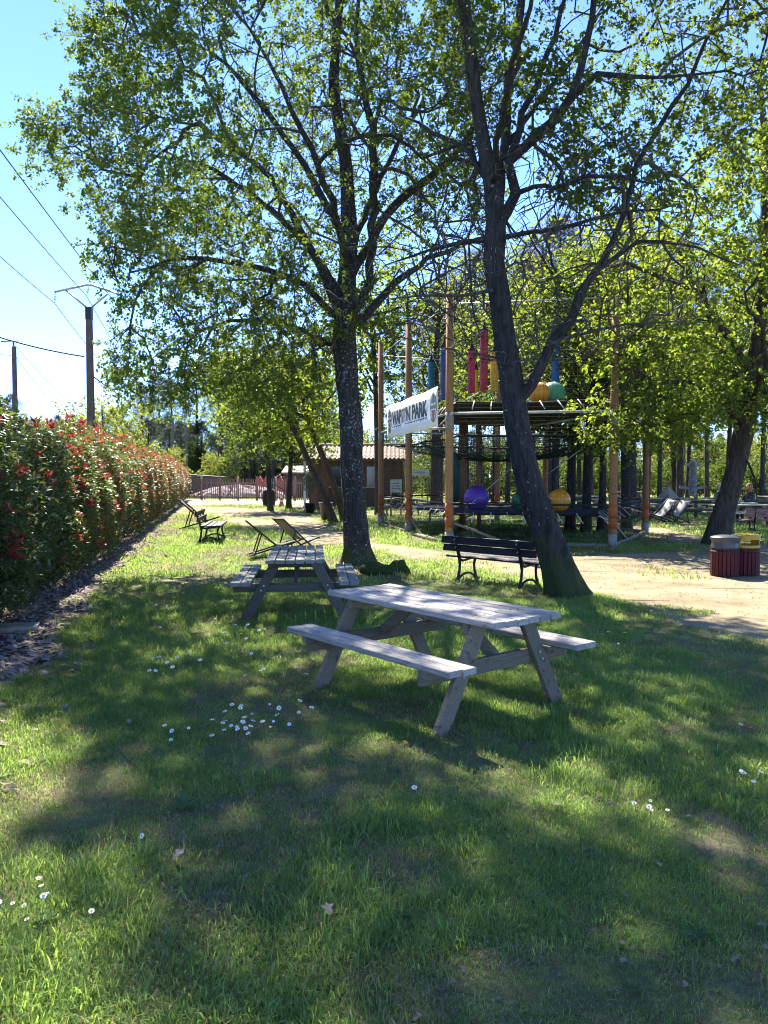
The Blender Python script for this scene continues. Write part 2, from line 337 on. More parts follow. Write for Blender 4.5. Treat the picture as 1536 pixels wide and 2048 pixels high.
for y0, y1, dn, sc, far in ((.9, 4, 470, .84, 0), (4, 7, 330, .94, 0), (7, 12, 180, 1.15, 0), (12, 20, 22, .95, 1), (20, 34, 11, 1.2, 1), (34, 62, 4, 1.6, 1)):
    P = wedge(y0, y1, dn); worn = vnoise(P, 1.3, 3) * .55 + vnoise(P, .45, 5) * .45 + .1 * vnoise(P, 4, 9)
    keep = (~inpoly(P, path_poly) & ~inpoly(P, road_poly)) | ((vnoise(P, 1.6, 61) > .74) & (grg.random(len(P)) < .25))
    mu = inpoly(P, mulch_poly); keep &= ~(mu & (grg.random(len(P)) > .05))
    far_lawn = P[:, 1] > 21; shade_worn = (P[:, 0] > -2 + 0 * P[:, 1]) & far_lawn          # trodden ground round the climbing tower
    keep &= ~(shade_worn & (grg.random(len(P)) > .55))
    keep &= (worn < .66) | (grg.random(len(P)) < .85)
    P = P[keep]; worn = worn[keep]; n = len(P); u = grg.random(n)
    if far: idx = np.where((worn > .58) | (u < .1), 15 + grg.integers(0, 2, n), 12 + grg.integers(0, 3, n))
    else:
        lush = vnoise(P, .8, 21); idx = grg.integers(0, 5, n); idx = np.where((u < .13) & (lush > .5), 5 + grg.integers(0, 3, n), idx)
        idx = np.where((u > .93) & (vnoise(P, .6, 33) > .45), 10 + grg.integers(0, 2, n), idx); idx = np.where((worn > .585) & (u < .55) | (u > .88), 8 + grg.integers(0, 2, n), idx)
    Ps.append(P); Is.append(idx); Ss.append(sc * grg.uniform(.7, 1.3, n) * (1.1 - .2 * (worn > .6)) * (.8 + .5 * vnoise(P, 1.1, 41)))
P = np.concatenate(Ps); scatter('grass', P, grg.random(len(P)) * 6.283, np.concatenate(Ss), np.concatenate(Is), pc, 'green lawn grass with long tufts, clover and dry straw patches', 'grass')
# bark chips and fallen leaves on the mulch, pebbles on the path
cc = bpy.data.collections.new('chip_sources')
mat('bark_chip', (.24, .17, .13), .85, 0, .5, 6, spec=.2, col2=(.48, .39, .32)); mat('pebble', (.30, .25, .18), .9, 0, .35, 5, spec=.2)
for i in range(5):
    b = MB(); l, w = random.uniform(.03, .06), random.uniform(.014, .028)
    b.add([(-l, -w * .5, 0), (-l * .3, -w, .004), (l, -w * .3, .01), (l * .6, w, .012), (-l * .6, w * .8, .003), (0, 0, .016)], [(0, 1, 5), (1, 2, 5), (2, 3, 5), (3, 4, 5), (4, 0, 5)])
    o = bpy.data.objects.new('chip_source', b.mesh('chip')); o.data.materials.append(MATS['bark_chip']); cc.objects.link(o)
n = 16000; P = np.stack([np.zeros(n), 3 + 25 * grg.random(n) ** 1.5, np.full(n, .01)], 1); P[:, 0] = hedge_x(P[:, 1]) + grg.uniform(-.6, 1.5, n); P = P[inpoly(P, mulch_poly) | (grg.random(n) < .12)]
scatter('bark_chips', P, grg.random(len(P)) * 6.28, grg.uniform(.5, 1.5, len(P)), grg.integers(0, 5, len(P)), cc, 'loose brown bark chips and dead leaves under the hedge', 'mulch', tilt=.3)
pcx = bpy.data.collections.new('pebble_sources')
for i in range(3):
    b = MB(); b.lathe([(.0, .012), (.012, .009), (.016, .002), (.012, -.004)], n=6); o = bpy.data.objects.new('pebble_source', b.mesh('pebble')); o.data.materials.append(MATS['pebble']); pcx.objects.link(o)
P = wedge(8, 26, 22); P[:, 2] = .006; P = P[inpoly(P, path_poly)]
scatter('pebbles', P, grg.random(len(P)) * 6.28, grg.uniform(.25, .75, len(P)), grg.integers(0, 3, len(P)), pcx, 'small loose pebbles strewn over the sandy footpath', 'pebbles')
# ------------------------------------------------------------------ trees
OAKSTOPS = [(0, (.030, .058, .014)), (.4, (.045, .08, .018)), (.75, (.07, .105, .02)), (1, (.12, .14, .03))]
leafmat('oak_leaf', OAKSTOPS, .45, (.28, .38, .03), .5, .2)
leafmat('young_leaf', [(0, (.04, .075, .014)), (.5, (.07, .11, .02)), (1, (.13, .15, .03))], .55, (.42, .52, .035), .5, .2)
leafmat('pale_leaf', [(0, (.09, .12, .02)), (1, (.2, .21, .04))], .5, (.5, .55, .06), .6, .2)
leafmat('pine_needle', [(0, (.02, .035, .018)), (1, (.05, .065, .035))], .25, (.1, .16, .06), .6, .2)
leafmat('pine_brown', [(0, (.06, .055, .04)), (1, (.12, .11, .07))], .25, (.16, .14, .08), .7, .2)
barkmat('bark_lichen', (.045, .040, .036), .72, .6, .8)
barkmat('bark_dark', (.042, .037, .034), .45, .7, 1.5)
barkmat('bark_brown', (.07, .053, .04), .3, .4, .8)
barkmat('bark_plain', (.062, .050, .042), .3, 0)
barkmat('twig_grey', (.085, .077, .066), .4, 0)
barkmat('bark_pine', (.075, .058, .048), 0, 0)
def catmull(pts, step):
    """pts rows (x,y,z,r): smooth dense polyline"""
    P = np.asarray(pts, float); Q = np.vstack([2 * P[0] - P[1], P, 2 * P[-1] - P[-2]]); out = []
    for i in range(1, len(Q) - 2):
        p0, p1, p2, p3 = Q[i - 1], Q[i], Q[i + 1], Q[i + 2]; n = max(1, int(np.linalg.norm((p2 - p1)[:3]) / step))
        for k in range(n):
            t = k / n; out.append(.5 * ((2 * p1) + (-p0 + p2) * t + (2 * p0 - 5 * p1 + 4 * p2 - p3) * t * t + (-p0 + 3 * p1 - 3 * p2 + p3) * t ** 3))
    out.append(P[-1]); return np.array(out)
OAK2 = OAK * np.array([1.15, 1, 1.4])
class Skel:
    def __init__(s, seed=1): s.p = []; s.par = []; s.d = []; s.r = []; s.end = []; s.rg = np.random.default_rng(seed)
    def limb(s, pts, step=.3, parent=None, jit=.0):
        C = catmull(pts, step)
        if parent is None and s.p:
            A = np.array(s.p); parent = int(np.argmin(np.linalg.norm(A - C[0][:3], axis=1)))
        prev = -1 if parent is None else parent; first = True
        for i, c in enumerate(C):
            if first and prev >= 0: first = False; continue
            q = c[:3] + (s.rg.normal(0, jit, 3) if jit and i < len(C) - 1 else 0)
            d = (q - s.p[prev]) if prev >= 0 else np.array([0, 0, 1.]); d = d / (np.linalg.norm(d) + 1e-9)
            s.p.append(q); s.par.append(prev); s.d.append(d); s.r.append(max(c[3], 0)); prev = len(s.p) - 1; first = False
        return prev
    def attach(s, T, step=.35, curl=.5, zmin=-9, minr=0, wander=.06):
        """grow a branch from the fitting node of the skeleton to each target, near ones first"""
        T = np.asarray(T, float); A = np.array(s.p); dm = np.array([np.min(np.linalg.norm(A - t, axis=1)) for t in T]); order = np.argsort(dm)
        cap = len(s.p) + len(T) * 14 + 10; PP = np.zeros((cap, 3)); DD = np.zeros((cap, 3)); n = len(s.p); PP[:n] = A; DD[:n] = np.array(s.d)
        for ti in order:
            t = T[ti]; v = t - PP[:n]; l = np.linalg.norm(v, axis=1) + 1e-6; cosn = (v * DD[:n]).sum(1) / l
            cost = l * (1.5 - .7 * cosn) + np.where(PP[:n, 2] < zmin, 50, 0) + np.where(PP[:n, 2] > t[2] + .6, .6, 0)
            k = int(np.argmin(cost)); a = PP[k]; L = l[k]; m = max(1, min(12, int(L / step + .5)))
            d0 = DD[k] * curl + v[k] / L * (1 - curl * .5); d0 /= np.linalg.norm(d0) + 1e-9; c = a + d0 * L * .5; prev = k
            for j in range(1, m + 1):
                u = j / m; q = (1 - u) ** 2 * a + 2 * u * (1 - u) * c + u * u * t
                if j < m: q = q + s.rg.normal(0, wander, 3)
                d = q - PP[prev]; d = d / (np.linalg.norm(d) + 1e-9); PP[n] = q; DD[n] = d; s.p.append(q); s.d.append(d); s.par.append(prev); s.r.append(0); prev = n; n += 1
            s.end.append(prev)
    def radii(s, tip=.006, power=.44):
        n = len(s.p); c = np.zeros(n)
        kids = np.zeros(n, int)
        for i in range(n):
            if s.par[i] >= 0: kids[s.par[i]] += 1
        c[kids == 0] = 1
        for i in range(n - 1, -1, -1):
            if s.par[i] >= 0: c[s.par[i]] += c[i]
        s.cnt = c; r = tip * c ** power; h = np.array(s.r); s.rad = np.where(h > 0, np.maximum(h, np.minimum(r, h * 1.15)), r)
        for i in range(n):                      # a child is never thicker than its parent
            if s.par[i] >= 0: s.rad[i] = min(s.rad[i], s.rad[s.par[i]] * (1.0 if h[i] <= 0 else 1.4))
    def tubes(s, origin, split=.05, rough=.0, flare=None):
        """two meshes: thick wood and thin twigs"""
        kids = [[] for _ in s.p]; roots = []
        for i, q in enumerate(s.par): (kids[q].append(i) if q >= 0 else roots.append(i))
        res = {0: ([], [], 0), 1: ([], [], 0)}; V = [[], []]; Fq = [[], []]; nb = [0, 0]; O = np.array(origin); P = np.array(s.p) - O
        stack = [(r, -1) for r in roots]
        while stack:
            i, pp = stack.pop(); ch = [i]; 
            while kids[ch[-1]]:
                ks = sorted(kids[ch[-1]], key=lambda k: -s.cnt[k] - (1e6 if s.r[k] > 0 else 0)); nx = ks[0]
                for k in ks[1:]: stack.append((k, ch[-1]))
                ch.append(nx)
            pts = P[ch]; rr = s.rad[ch].copy()
            if pp >= 0: pts = np.vstack([P[pp], pts]); rr = np.concatenate([[min(rr[0] * 1.25, s.rad[pp] * .95)], rr])
            if len(pts) < 2: continue
            rr[-1] *= .6; r0 = rr.max(); b = 0 if r0 > split else 1; ns = 30 if r0 > .16 else 10 if r0 > .06 else 5 if r0 > .02 else 3
            t = np.gradient(pts, axis=0); t /= np.linalg.norm(t, axis=1, keepdims=True) + 1e-9
            u = np.cross(t[0], [0, 0, 1.] if abs(t[0][2]) < .9 else [1., 0, 0]); u /= np.linalg.norm(u); U = []
            for j in range(len(pts)):
                u = u - t[j] * (u @ t[j]); u = u / (np.linalg.norm(u) + 1e-9); U.append(u)
            U = np.array(U); Wv = np.cross(t, U); a = np.arange(ns) * 2 * np.pi / ns
            rad = np.repeat(rr[:, None], ns, 1)
            if r0 > .1:
                zz = pts[:, 2:3]; rad = rad * (1 + rough * (np.sin(a * 3 + zz * 2.1) * .5 + np.sin(a * 5 - zz * 3.7 + 1) * .35 + np.sin(a * 10 + zz * 1.7) * .45 + s.rg.normal(0, .35, rad.shape)))
                if flare is not None and pp < 0: rad = rad * (1 + np.exp(-np.maximum(zz, 0) / flare[0]) * (flare[1] + flare[2] * np.sin(a * 4 + 1.3) + flare[2] * .6 * np.sin(a * 7)))
            vs = pts[:, None, :] + (np.cos(a)[None, :, None] * U[:, None, :] + np.sin(a)[None, :, None] * Wv[:, None, :]) * rad[:, :, None]
            m = len(pts); idx = np.arange(m * ns).reshape(m, ns); q = np.stack([idx[:-1], np.roll(idx, -1, 1)[:-1], np.roll(idx, -1, 1)[1:], idx[1:]], -1).reshape(-1, 4)
            V[b].append(vs.reshape(-1, 3)); Fq[b].append(q + nb[b]); nb[b] += m * ns
        return [(np.concatenate(V[b]), np.concatenate(Fq[b])) if V[b] else None for b in (0, 1)]
def sprays(ends, dirs, per, tw, size, rg, T=OAK, TF=OAKF, droop=.15, spread=.8, tipclump=.65):
    """leaves on a few short twigs at each branch end; returns leaf geometry and twig polylines"""
    n = len(ends); k = 3; E = np.repeat(ends, k, 0); D = np.repeat(dirs, k, 0) + rand_dirs(n * k, rg) * spread; D /= np.linalg.norm(D, axis=1, keepdims=True)
    Ln = tw * rg.uniform(.5, 1.3, n * k); m = max(1, per // k); t = np.where(rg.random((n * k, m)) < tipclump, rg.uniform(.8, 1.05, (n * k, m)), rg.uniform(.1, 1, (n * k, m)))
    P = E[:, None, :] + D[:, None, :] * (t * Ln[:, None])[:, :, None] + rg.normal(0, .03, (n * k, m, 3)); P[:, :, 2] -= droop * (t ** 2) * Ln[:, None]
    LD = D[:, None, :] * .7 + rg.normal(0, .75, (n * k, m, 3)) + np.array([0, 0, -.18]); P = P.reshape(-1, 3); LD = LD.reshape(-1, 3)
    keep = rg.random(len(P)) < .92; P = P[keep]; LD = LD[keep]
    shoot = np.repeat(np.repeat(rg.random(n), k), m)[keep]; tint = np.clip(.65 * shoot + .35 * rg.random(len(P)) + rg.normal(0, .08, len(P)), 0, 1)
    # twig prisms
    a = E; b = E + D * Ln[:, None]; b[:, 2] -= droop * Ln; s = np.cross(D, [0, 0, 1.]); s /= np.linalg.norm(s, axis=1, keepdims=True) + 1e-9; w = np.cross(D, s); q = .004
    TV = np.stack([a + s * q, a - s * q * .5 + w * q * .87, a - s * q * .5 - w * q * .87, b], 1).reshape(-1, 3); TFc = (np.array([(0, 1, 3), (1, 2, 3), (2, 0, 3)])[None] + (np.arange(len(a)) * 4)[:, None, None]).reshape(-1, 3)
    return leaves(P, LD, size * rg.uniform(.55, 1.25, len(P)), T, TF, rg, 1.1, tint), (TV, TFc)
def finish(root, s, origin, bark, leafm, per, tw, size, T=OAK, TF=OAKF, bare=(), split=.05, rough=.05, flare=None, tip=.006, power=.44, twigm=None, leafname='crown'):
    s.radii(tip, power); thick, thin = s.tubes(origin, split, rough, flare); O = np.array(origin)
    if thick: link('trunk', np_mesh('trunk', *thick, smooth=True), bark, root)
    tv, tf = (thin if thin else (np.zeros((0, 3)), np.zeros((0, 4), int)))
    if len(tv): tag(link('branches', np_mesh('branches', tv, tf, smooth=True), twigm or bark, root), kind='stuff')
    if per:
        ends = np.array([e for e in s.end if e not in bare]); E = np.array(s.p)[ends] - O; D = np.array(s.d)[ends]
        lf, twg = sprays(E, D, per, tw, size, s.rg, T, TF); c = tag(link(leafname, np_mesh(leafname, *lf), leafm, root), kind='stuff')
        tag(link('twigs', np_mesh('twigs', *twg), twigm or bark, c), kind='stuff')
def poly_targets(poly, Y0, n, half, rg, core=None, gap=.9):
    """points through a crown whose outline (photo pixels at depth Y0) is poly, bellied in depth"""
    W = np.array([[at(x, y, Y0).x, at(x, y, Y0).z] for x, y in poly]); lo, hi = W.min(0), W.max(0); out = []
    A = W; B = np.roll(W, -1, 0)
    while len(out) < n:
        P = rg.uniform(lo, hi, (n, 2)); P = P[inpoly(P, W)]
        AB = B - A; t = np.clip(((P[:, None] - A) * AB).sum(2) / ((AB ** 2).sum(1) + 1e-9), 0, 1); d = np.linalg.norm(P[:, None] - (A + t[..., None] * AB), axis=2).min(1)
        hd = np.minimum(half, .5 + 1.25 * d); u = rg.uniform(-1, 1, len(P)); u = np.sign(u) * np.abs(u) ** .6
        Q = np.stack([P[:, 0], Y0 + u * hd, P[:, 1]], 1)
        if core is not None:
            c, r, keep = core; e = np.linalg.norm((Q - np.array(c)) / np.array(r), axis=1) < 1; Q = Q[~e | (rg.random(len(Q)) < keep)]
        nz = vnoise(np.stack([Q[:, 0] + Q[:, 1] * .7, Q[:, 2] - Q[:, 1] * .6], 1), 1.1, 5); Q = Q[(nz > .30) | (rg.random(len(Q)) > gap)]
        out += list(Q)
    return np.array(out[:n])
def px_limb(Y0, L): return [(*at(x, y, Y0 + dy), r) for x, y, dy, r in L]

# --- the big oak behind the second table
Y1 = 15.35; t1 = thing('oak_tree', 'large leafy oak with pale lichen spots on its straight trunk behind the plank table', 'tree', (*G(714, 1127)[:2], 0)); s = Skel(21); o1 = t1.location
s.limb([(o1.x, o1.y, -.05, .30)] + px_limb(o1.y, [(714, 1095, 0, .24), (709, 1000, 0, .217), (702, 880, 0, .215), (694, 760, 0, .198), (690, 670, 0, .215), (692, 610, 0, .19), (697, 480, .1, .15), (692, 330, .2, .12), (668, 180, .3, .10), (676, 40, .4, .075), (690, -160, .5, .05), (680, -420, .6, .02)]), .22)
for L in ([(696, 640, 0, .12), (735, 560, -.3, .11), (748, 420, -.6, .10), (742, 260, -.9, .085), (715, 120, -1.2, .06), (722, -80, -1.6, .03)],
          [(697, 560, 0, .13), (770, 430, .2, .125), (850, 362, .4, .11), (930, 285, .5, .08), (985, 170, .6, .05)],
          [(700, 655, 0, .12), (752, 610, .3, .11), (815, 545, .6, .09), (890, 505, .9, .07), (985, 470, 1.2, .035)],
          [(690, 640, 0, .12), (640, 535, -.4, .11), (585, 420, -.9, .09), (510, 330, -1.3, .06), (400, 250, -1.6, .03)],
          [(690, 600, 0, .12), (610, 490, .8, .1), (520, 400, 1.4, .08), (400, 330, 1.8, .05), (250, 300, 2, .025)],
          [(688, 650, 0, .1), (610, 570, -.2, .085), (500, 530, -.5, .07), (380, 520, -.9, .045), (260, 545, -1.1, .02)],
          [(693, 480, .1, .11), (620, 350, .7, .09), (530, 220, 1.0, .07), (430, 110, 1.3, .04), (300, 60, 1.4, .02)],
          [(685, 700, 0, .08), (600, 660, .6, .07), (510, 640, 1.1, .055), (400, 660, 1.5, .035), (300, 720, 1.7, .02)],
          [(692, 540, 0, .11), (670, 430, -1.2, .09), (620, 300, -2.2, .07), (560, 180, -2.9, .045), (500, 60, -3.2, .02)],
          [(695, 520, 0, .11), (740, 400, 1.4, .09), (800, 280, 2.4, .07), (860, 160, 3, .045), (880, 20, 3.2, .02)],
          [(698, 812, 0, .09), (716, 800, -.02, .085), (727, 796, -.03, .06)]):
    s.limb(px_limb(o1.y, [(x, y, dy, r * .72) for x, y, dy, r in L]), .3, None, .03)
crown1 = [(380, -560), (250, -300), (240, -40), (262, 20), (160, 55), (158, 110), (205, 170), (150, 200), (180, 240), (85, 255), (70, 305), (130, 360), (180, 420), (215, 455), (185, 510), (235, 570), (270, 640), (225, 690), (230, 770), (300, 800), (420, 770), (560, 800), (650, 720), (760, 690), (830, 560), (930, 480), (1000, 330), (1010, 100), (1000, -300), (860, -560)]  # unseen top above the frame is extended to shade the near lawn
rg1 = np.random.default_rng(5)
T = poly_targets(crown1, o1.y, 3000, 4.3, rg1, ((at(735, 460, o1.y).x, o1.y, at(735, 460, o1.y).z), (1.9, 2.2, 2.2), .12))
s.attach(T, .38, .5, 2.9)
nb = len(s.end); bt = np.stack([rg1.uniform(at(600, 0, o1.y).x, at(980, 0, o1.y).x, 1000), o1.y + rg1.uniform(-2.8, .5, 1000), rg1.uniform(4.0, 8.8, 1000)], 1)
s.attach(bt, .3, .4, 2.9, wander=.08); bare = set(s.end[nb:])
finish(t1, s, (o1.x, o1.y, 0), 'bark_lichen', 'oak_leaf', 84, .46, .062, OAK2, OAKF, bare, .045, .12, (.18, .18, .16), .0075, .42, 'twig_grey')

# --- the leaning oak in front of the climbing tower
t2 = thing('oak_tree', 'dark mossy oak leaning over the black bench, forked above the tower deck', 'tree', (*G(1128, 1192)[:2], 0)); s = Skel(33); o2 = t2.location; y2 = o2.y
s.limb([(o2.x + .03, y2, -.06, .29)] + px_limb(y2, [(1124, 1165, 0, .245), (1100, 1090, 0, .20), (1066, 990, 0, .182), (1042, 890, 0, .172), (1028, 810, 0, .168), (1014, 710, 0, .145), (1001, 610, 0, .142), (990, 520, 0, .138), (992, 440, 0, .142), (982, 370, 0, .115), (962, 260, -.1, .10), (942, 120, -.2, .09), (928, 0, -.3, .08), (915, -220, -.5, .04)]), .2)
for L in ([(1038, 800, 0, .12), (1062, 772, -.05, .115), (1105, 690, -.1, .105), (1140, 640, -.15, .10), (1165, 575, -.2, .085), (1205, 520, -.3, .07), (1245, 425, -.4, .055), (1275, 320, -.5, .05), (1343, 215, -.6, .045), (1418, 75, -.7, .035), (1470, -30, -.8, .02)],
          [(1150, 625, -.15, .07), (1175, 560, .1, .065), (1240, 510, .3, .05), (1330, 480, .5, .04), (1480, 530, .8, .02)],
          [(992, 450, 0, .14), (1012, 420, 0, .13), (1030, 380, .05, .12), (1017, 330, .05, .115), (1070, 280, .1, .11), (1110, 240, .1, .11), (1142, 195, .1, .105), (1158, 150, .15, .1), (1178, 75, .2, .085), (1190, -20, .2, .07), (1200, -200, .2, .03)],
          [(985, 400, 0, .13), (1005, 330, .3, .125), (1015, 240, .5, .12), (1028, 120, .6, .115), (1045, 0, .7, .1), (1050, -200, .9, .05)],
          [(1020, 330, .1, .09), (1060, 200, .6, .085), (1090, 110, .9, .07), (1120, 30, 1.1, .06), (1140, -120, 1.4, .03)],
          [(1138, 200, .1, .06), (1190, 155, -.3, .05), (1260, 155, -.6, .04), (1380, 150, -.9, .02)],
          [(978, 360, 0, .08), (930, 300, .3, .07), (870, 260, .7, .05), (800, 230, 1, .03)],
          [(985, 470, 0, .07), (930, 480, .2, .055), (860, 500, .5, .04), (770, 530, .8, .02)],
          [(1004, 590, 0, .05), (930, 585, -.3, .035), (840, 590, -.5, .025), (760, 600, -.6, .012)],
          [(1045, 380, 0, .06), (1110, 370, -.8, .05), (1200, 350, -1.6, .04), (1320, 370, -2.2, .02)],
          [(1010, 480, 0, .06), (1100, 460, -.6, .05), (1180, 440, -1, .035), (1290, 420, -1.3, .02)],
          [(990, 380, 0, .08), (1000, 240, -1.2, .07), (1040, 80, -2.3, .05), (1080, -100, -3.0, .03)],
          [(1005, 300, .3, .08), (1080, 200, 1.6, .07), (1180, 60, 2.6, .05), (1260, -100, 3.2, .03)],
          [(1120, 670, -.1, .04), (1200, 655, -.3, .03), (1300, 645, -.5, .02), (1400, 650, -.6, .01)]):
    L = [(x, y, dy, r * .58) for x, y, dy, r in L]; s.limb(px_limb(y2, L), .28, None, .025)
rg2 = np.random.default_rng(8)
crown2 = [(840, -420), (860, 40), (900, 240), (1000, 190), (1080, 330), (1180, 420), (1300, 420), (1420, 330), (1560, 330), (1760, 120), (1800, -420)]
T = poly_targets(crown2, y2, 950, 3.8, rg2, None, .98); s.attach(T, .34, .5, 3.4)
nb = len(s.end)
bt = poly_targets([(830, 700), (820, 480), (900, 330), (1100, 250), (1300, 300), (1420, 480), (1400, 640), (1150, 730), (960, 740)], y2, 1500, 1.7, rg2); s.attach(bt, .22, .55, 2.9, wander=.07); bare = set(s.end[nb:])
finish(t2, s, (o2.x, y2, 0), 'bark_dark', 'oak_leaf', 48, .38, .068, OAK2, OAKF, bare, .04, .12, (.2, .1, .16), .0066, .42, 'twig_grey')

# --- big oak on the right, its low boughs hang in front of the far fence
t3 = thing('oak_tree', 'thick dark oak with bright low boughs behind the litter bins', 'tree', (*G(1438, 1088)[:2], 0)); s = Skel(44); o3 = t3.location; y3 = o3.y
s.limb([(o3.x, y3, -.05, .36)] + px_limb(y3, [(1441, 1050, 0, .27), (1464, 970, 0, .235), (1480, 900, 0, .23), (1490, 850, 0, .24), (1502, 780, .1, .19), (1520, 640, .2, .16), (1530, 480, .3, .12), (1530, 300, .4, .1), (1520, 150, .5, .04)]), .25)
for L in ([(1484, 855, 0, .22), (1466, 830, -.2, .2), (1440, 790, -.4, .16), (1390, 768, -.7, .13), (1320, 765, -1, .09), (1240, 730, -1.3, .06), (1120, 700, -1.6, .03)],
          [(1490, 830, 0, .2), (1450, 700, .6, .17), (1390, 560, 1.2, .12), (1310, 430, 1.8, .08), (1200, 330, 2.2, .03)],
          [(1505, 760, 0, .18), (1440, 640, -1, .14), (1340, 560, -1.8, .09), (1200, 530, -2.4, .05), (1080, 560, -2.8, .02)],
          [(1510, 760, 0, .2), (1600, 640, .4, .16), (1680, 500, .8, .1), (1740, 400, 1, .05)],
          [(1500, 800, 0, .12), (1530, 720, -1.5, .1), (1520, 640, -2.6, .07), (1470, 600, -3.3, .03)],
          [(1240, 732, -1.3, .045), (1252, 640, -1.3, .04), (1256, 560, -1.3, .03), (1250, 480, -1.2, .015)],
          [(1478, 905, 0, .07), (1500, 930, -.3, .05), (1512, 960, -.4, .04), (1514, 1005, -.5, .03)]):
    s.limb(px_limb(y3, [(x, y, dy, r * .62) for x, y, dy, r in L]), .35, None, .03)
crown3 = [(1195, 560), (1170, 660), (1185, 760), (1165, 800), (1175, 850), (1190, 890), (1270, 850), (1330, 890), (1420, 850), (1450, 780), (1536, 880), (1640, 860), (1760, 700), (1780, 300), (1560, 250), (1420, 330), (1290, 430), (1130, 500)]
rg3 = np.random.default_rng(9)
T = poly_targets(crown3, y3 - 1.3, 1100, 3.6, rg3, None, .98); s.attach(T, .45, .5, 2.4)
finish(t3, s, (o3.x, y3, 0), 'bark_brown', 'young_leaf', 36, .5, .1, OAK2, OAKF, (), .05, .05, (.4, .25, .12), .007, .45, 'bark_plain')

# --- kinds of tree to be copied about
def oak(name, label, seed, Ht, Rx, tr, z0, n, per, size, leafm, bark, lean=(0, 0), fork=None, T=OAK, TF=OAKF, tw=.55):
    t = thing(name, label, 'tree'); s = Skel(seed); rg = s.rg; lx, ly = lean
    k = fork or .42; top = np.array([lx * Ht, ly * Ht, Ht])
    s.limb([(0, 0, -.05, tr * 1.2), (lx * Ht * .1, ly * Ht * .1, Ht * .12, tr), (lx * Ht * k, ly * Ht * k, Ht * k, tr * .75), (lx * Ht * .75 + rg.normal(0, .2), ly * Ht * .75, Ht * .72, tr * .4), (*top * .95, tr * .1)], .35)
    for i in range(6):
        a = i * 2.4 + rg.uniform(0, 1); z = Ht * rg.uniform(k * .75, k * 1.35); b = np.array([lx * z, ly * z, z]); e = np.array([math.cos(a) * Rx * .75, math.sin(a) * Rx * .75, Ht * rg.uniform(.12, .34)])
        m = b + e * np.array([.5, .5, .38]); q = b + e
        s.limb([(*b, tr * .45), (*m, tr * .3), (*q, tr * .08)], .35, None, .04)
    c = np.array([lx * Ht * .7, ly * Ht * .7, (Ht + z0) / 2]); d = rand_dirs(n * 3, rg) * (rg.random((n * 3, 1)) ** .45); T_ = c + d * np.array([Rx, Rx, (Ht - z0) / 2]) * (1 + .18 * np.sin(d[:, :1] * 5 + d[:, 2:] * 4 + seed))
    nz = vnoise(np.stack([T_[:, 0] + T_[:, 1], T_[:, 2] - T_[:, 1] * .5], 1), 1.3, seed); T_ = T_[nz > .33][:n]
    s.attach(T_, .5, .5, z0 * .5); finish(t, s, (0, 0, 0), bark, leafm, per, tw, size, T, TF, (), .05, .04, (.3, .3, .12), .009, .45, 'bark_plain'); return t
def pine(name, label, seed, Ht, Rx, tr, z0, n, needle='pine_needle', lean=(0, 0)):
    t = thing(name, label, 'tree'); s = Skel(seed); rg = s.rg; lx, ly = lean
    s.limb([(0, 0, -.05, tr * 1.15), (0, 0, Ht * .1, tr), (lx * Ht * .5, ly * Ht * .5, Ht * .5, tr * .75), (lx * Ht, ly * Ht, Ht * .97, tr * .15)], .6)
    z = rg.uniform(z0, Ht, n); a = rg.random(n) * 6.283; prof = np.sin(np.clip((z - z0) / (Ht - z0), 0, 1) * math.pi * .85 + .35) * Rx; r = prof * rg.uniform(.35, 1, n)
    T_ = np.stack([lx * z + r * np.cos(a), ly * z + r * np.sin(a), z + .2 * r], 1); s.attach(T_, .7, .3, z0 * .7)
    s.radii(.012, .42); thick, thin = s.tubes((0, 0, 0), .07, .03)
    link('trunk', np_mesh('trunk', *thick, smooth=True), 'bark_pine', t)
    if thin: tag(link('branches', np_mesh('branches', *thin, smooth=True), 'bark_pine', t), kind='stuff')
    E = np.array(s.p)[s.end]; k = 60; P = np.repeat(E, k, 0) + rg.normal(0, .22, (len(E) * k, 3)) * np.array([1.2, 1.2, .7]); D = rand_dirs(len(P), rg) + np.array([0, 0, .35])
    NE = np.array([(-.045, 0, 0), (.045, 0, 0), (0, 1, 0)]); tag(link('crown', np_mesh('crown', *leaves(P, D, rg.uniform(.2, .42, len(P)), NE, np.array([(0, 1, 2)]), rg)), needle, t), kind='stuff'); return t
def put(t, loc, rz, label, sc=1, group=None, used=set()):
    if t.name not in used:
        used.add(t.name); t.location = loc; t.rotation_euler = (0, 0, rz); t.scale = (sc,) * 3 if not isinstance(sc, tuple) else sc; t['label'] = label
        if group: t['group'] = group
        return t
    return dup(t, loc, rz, label, group, sc)
OA = oak('oak_tree', 'x', 61, 10.5, 3.6, .17, 3.2, 420, 27, .17, 'young_leaf', 'bark_dark', (.03, 0))
OB = oak('oak_tree', 'x', 62, 9, 3.2, .16, 2.7, 380, 27, .17, 'oak_leaf', 'bark_dark', (-.05, .03))
OC = oak('slender_tree', 'x', 63, 12, 2.6, .13, 4.2, 380, 27, .17, 'young_leaf', 'bark_plain', (.02, .02), .55)
OD = oak('round_tree', 'x', 64, 7.5, 3.8, .18, .8, 520, 30, .2, 'pale_leaf', 'bark_plain', (0, 0), .3, tw=.7)
PA = pine('pine_tree', 'x', 65, 17, 3.2, .24, 7.5, 330)
PB = pine('pine_tree', 'x', 66, 14, 2.8, .2, 4.5, 260, 'pine_brown', (.03, 0))
OE = oak('round_bush', 'x', 68, 6, 3.4, .12, .2, 430, 30, .22, 'oak_leaf', 'bark_plain', (0, 0), .25, tw=.7)
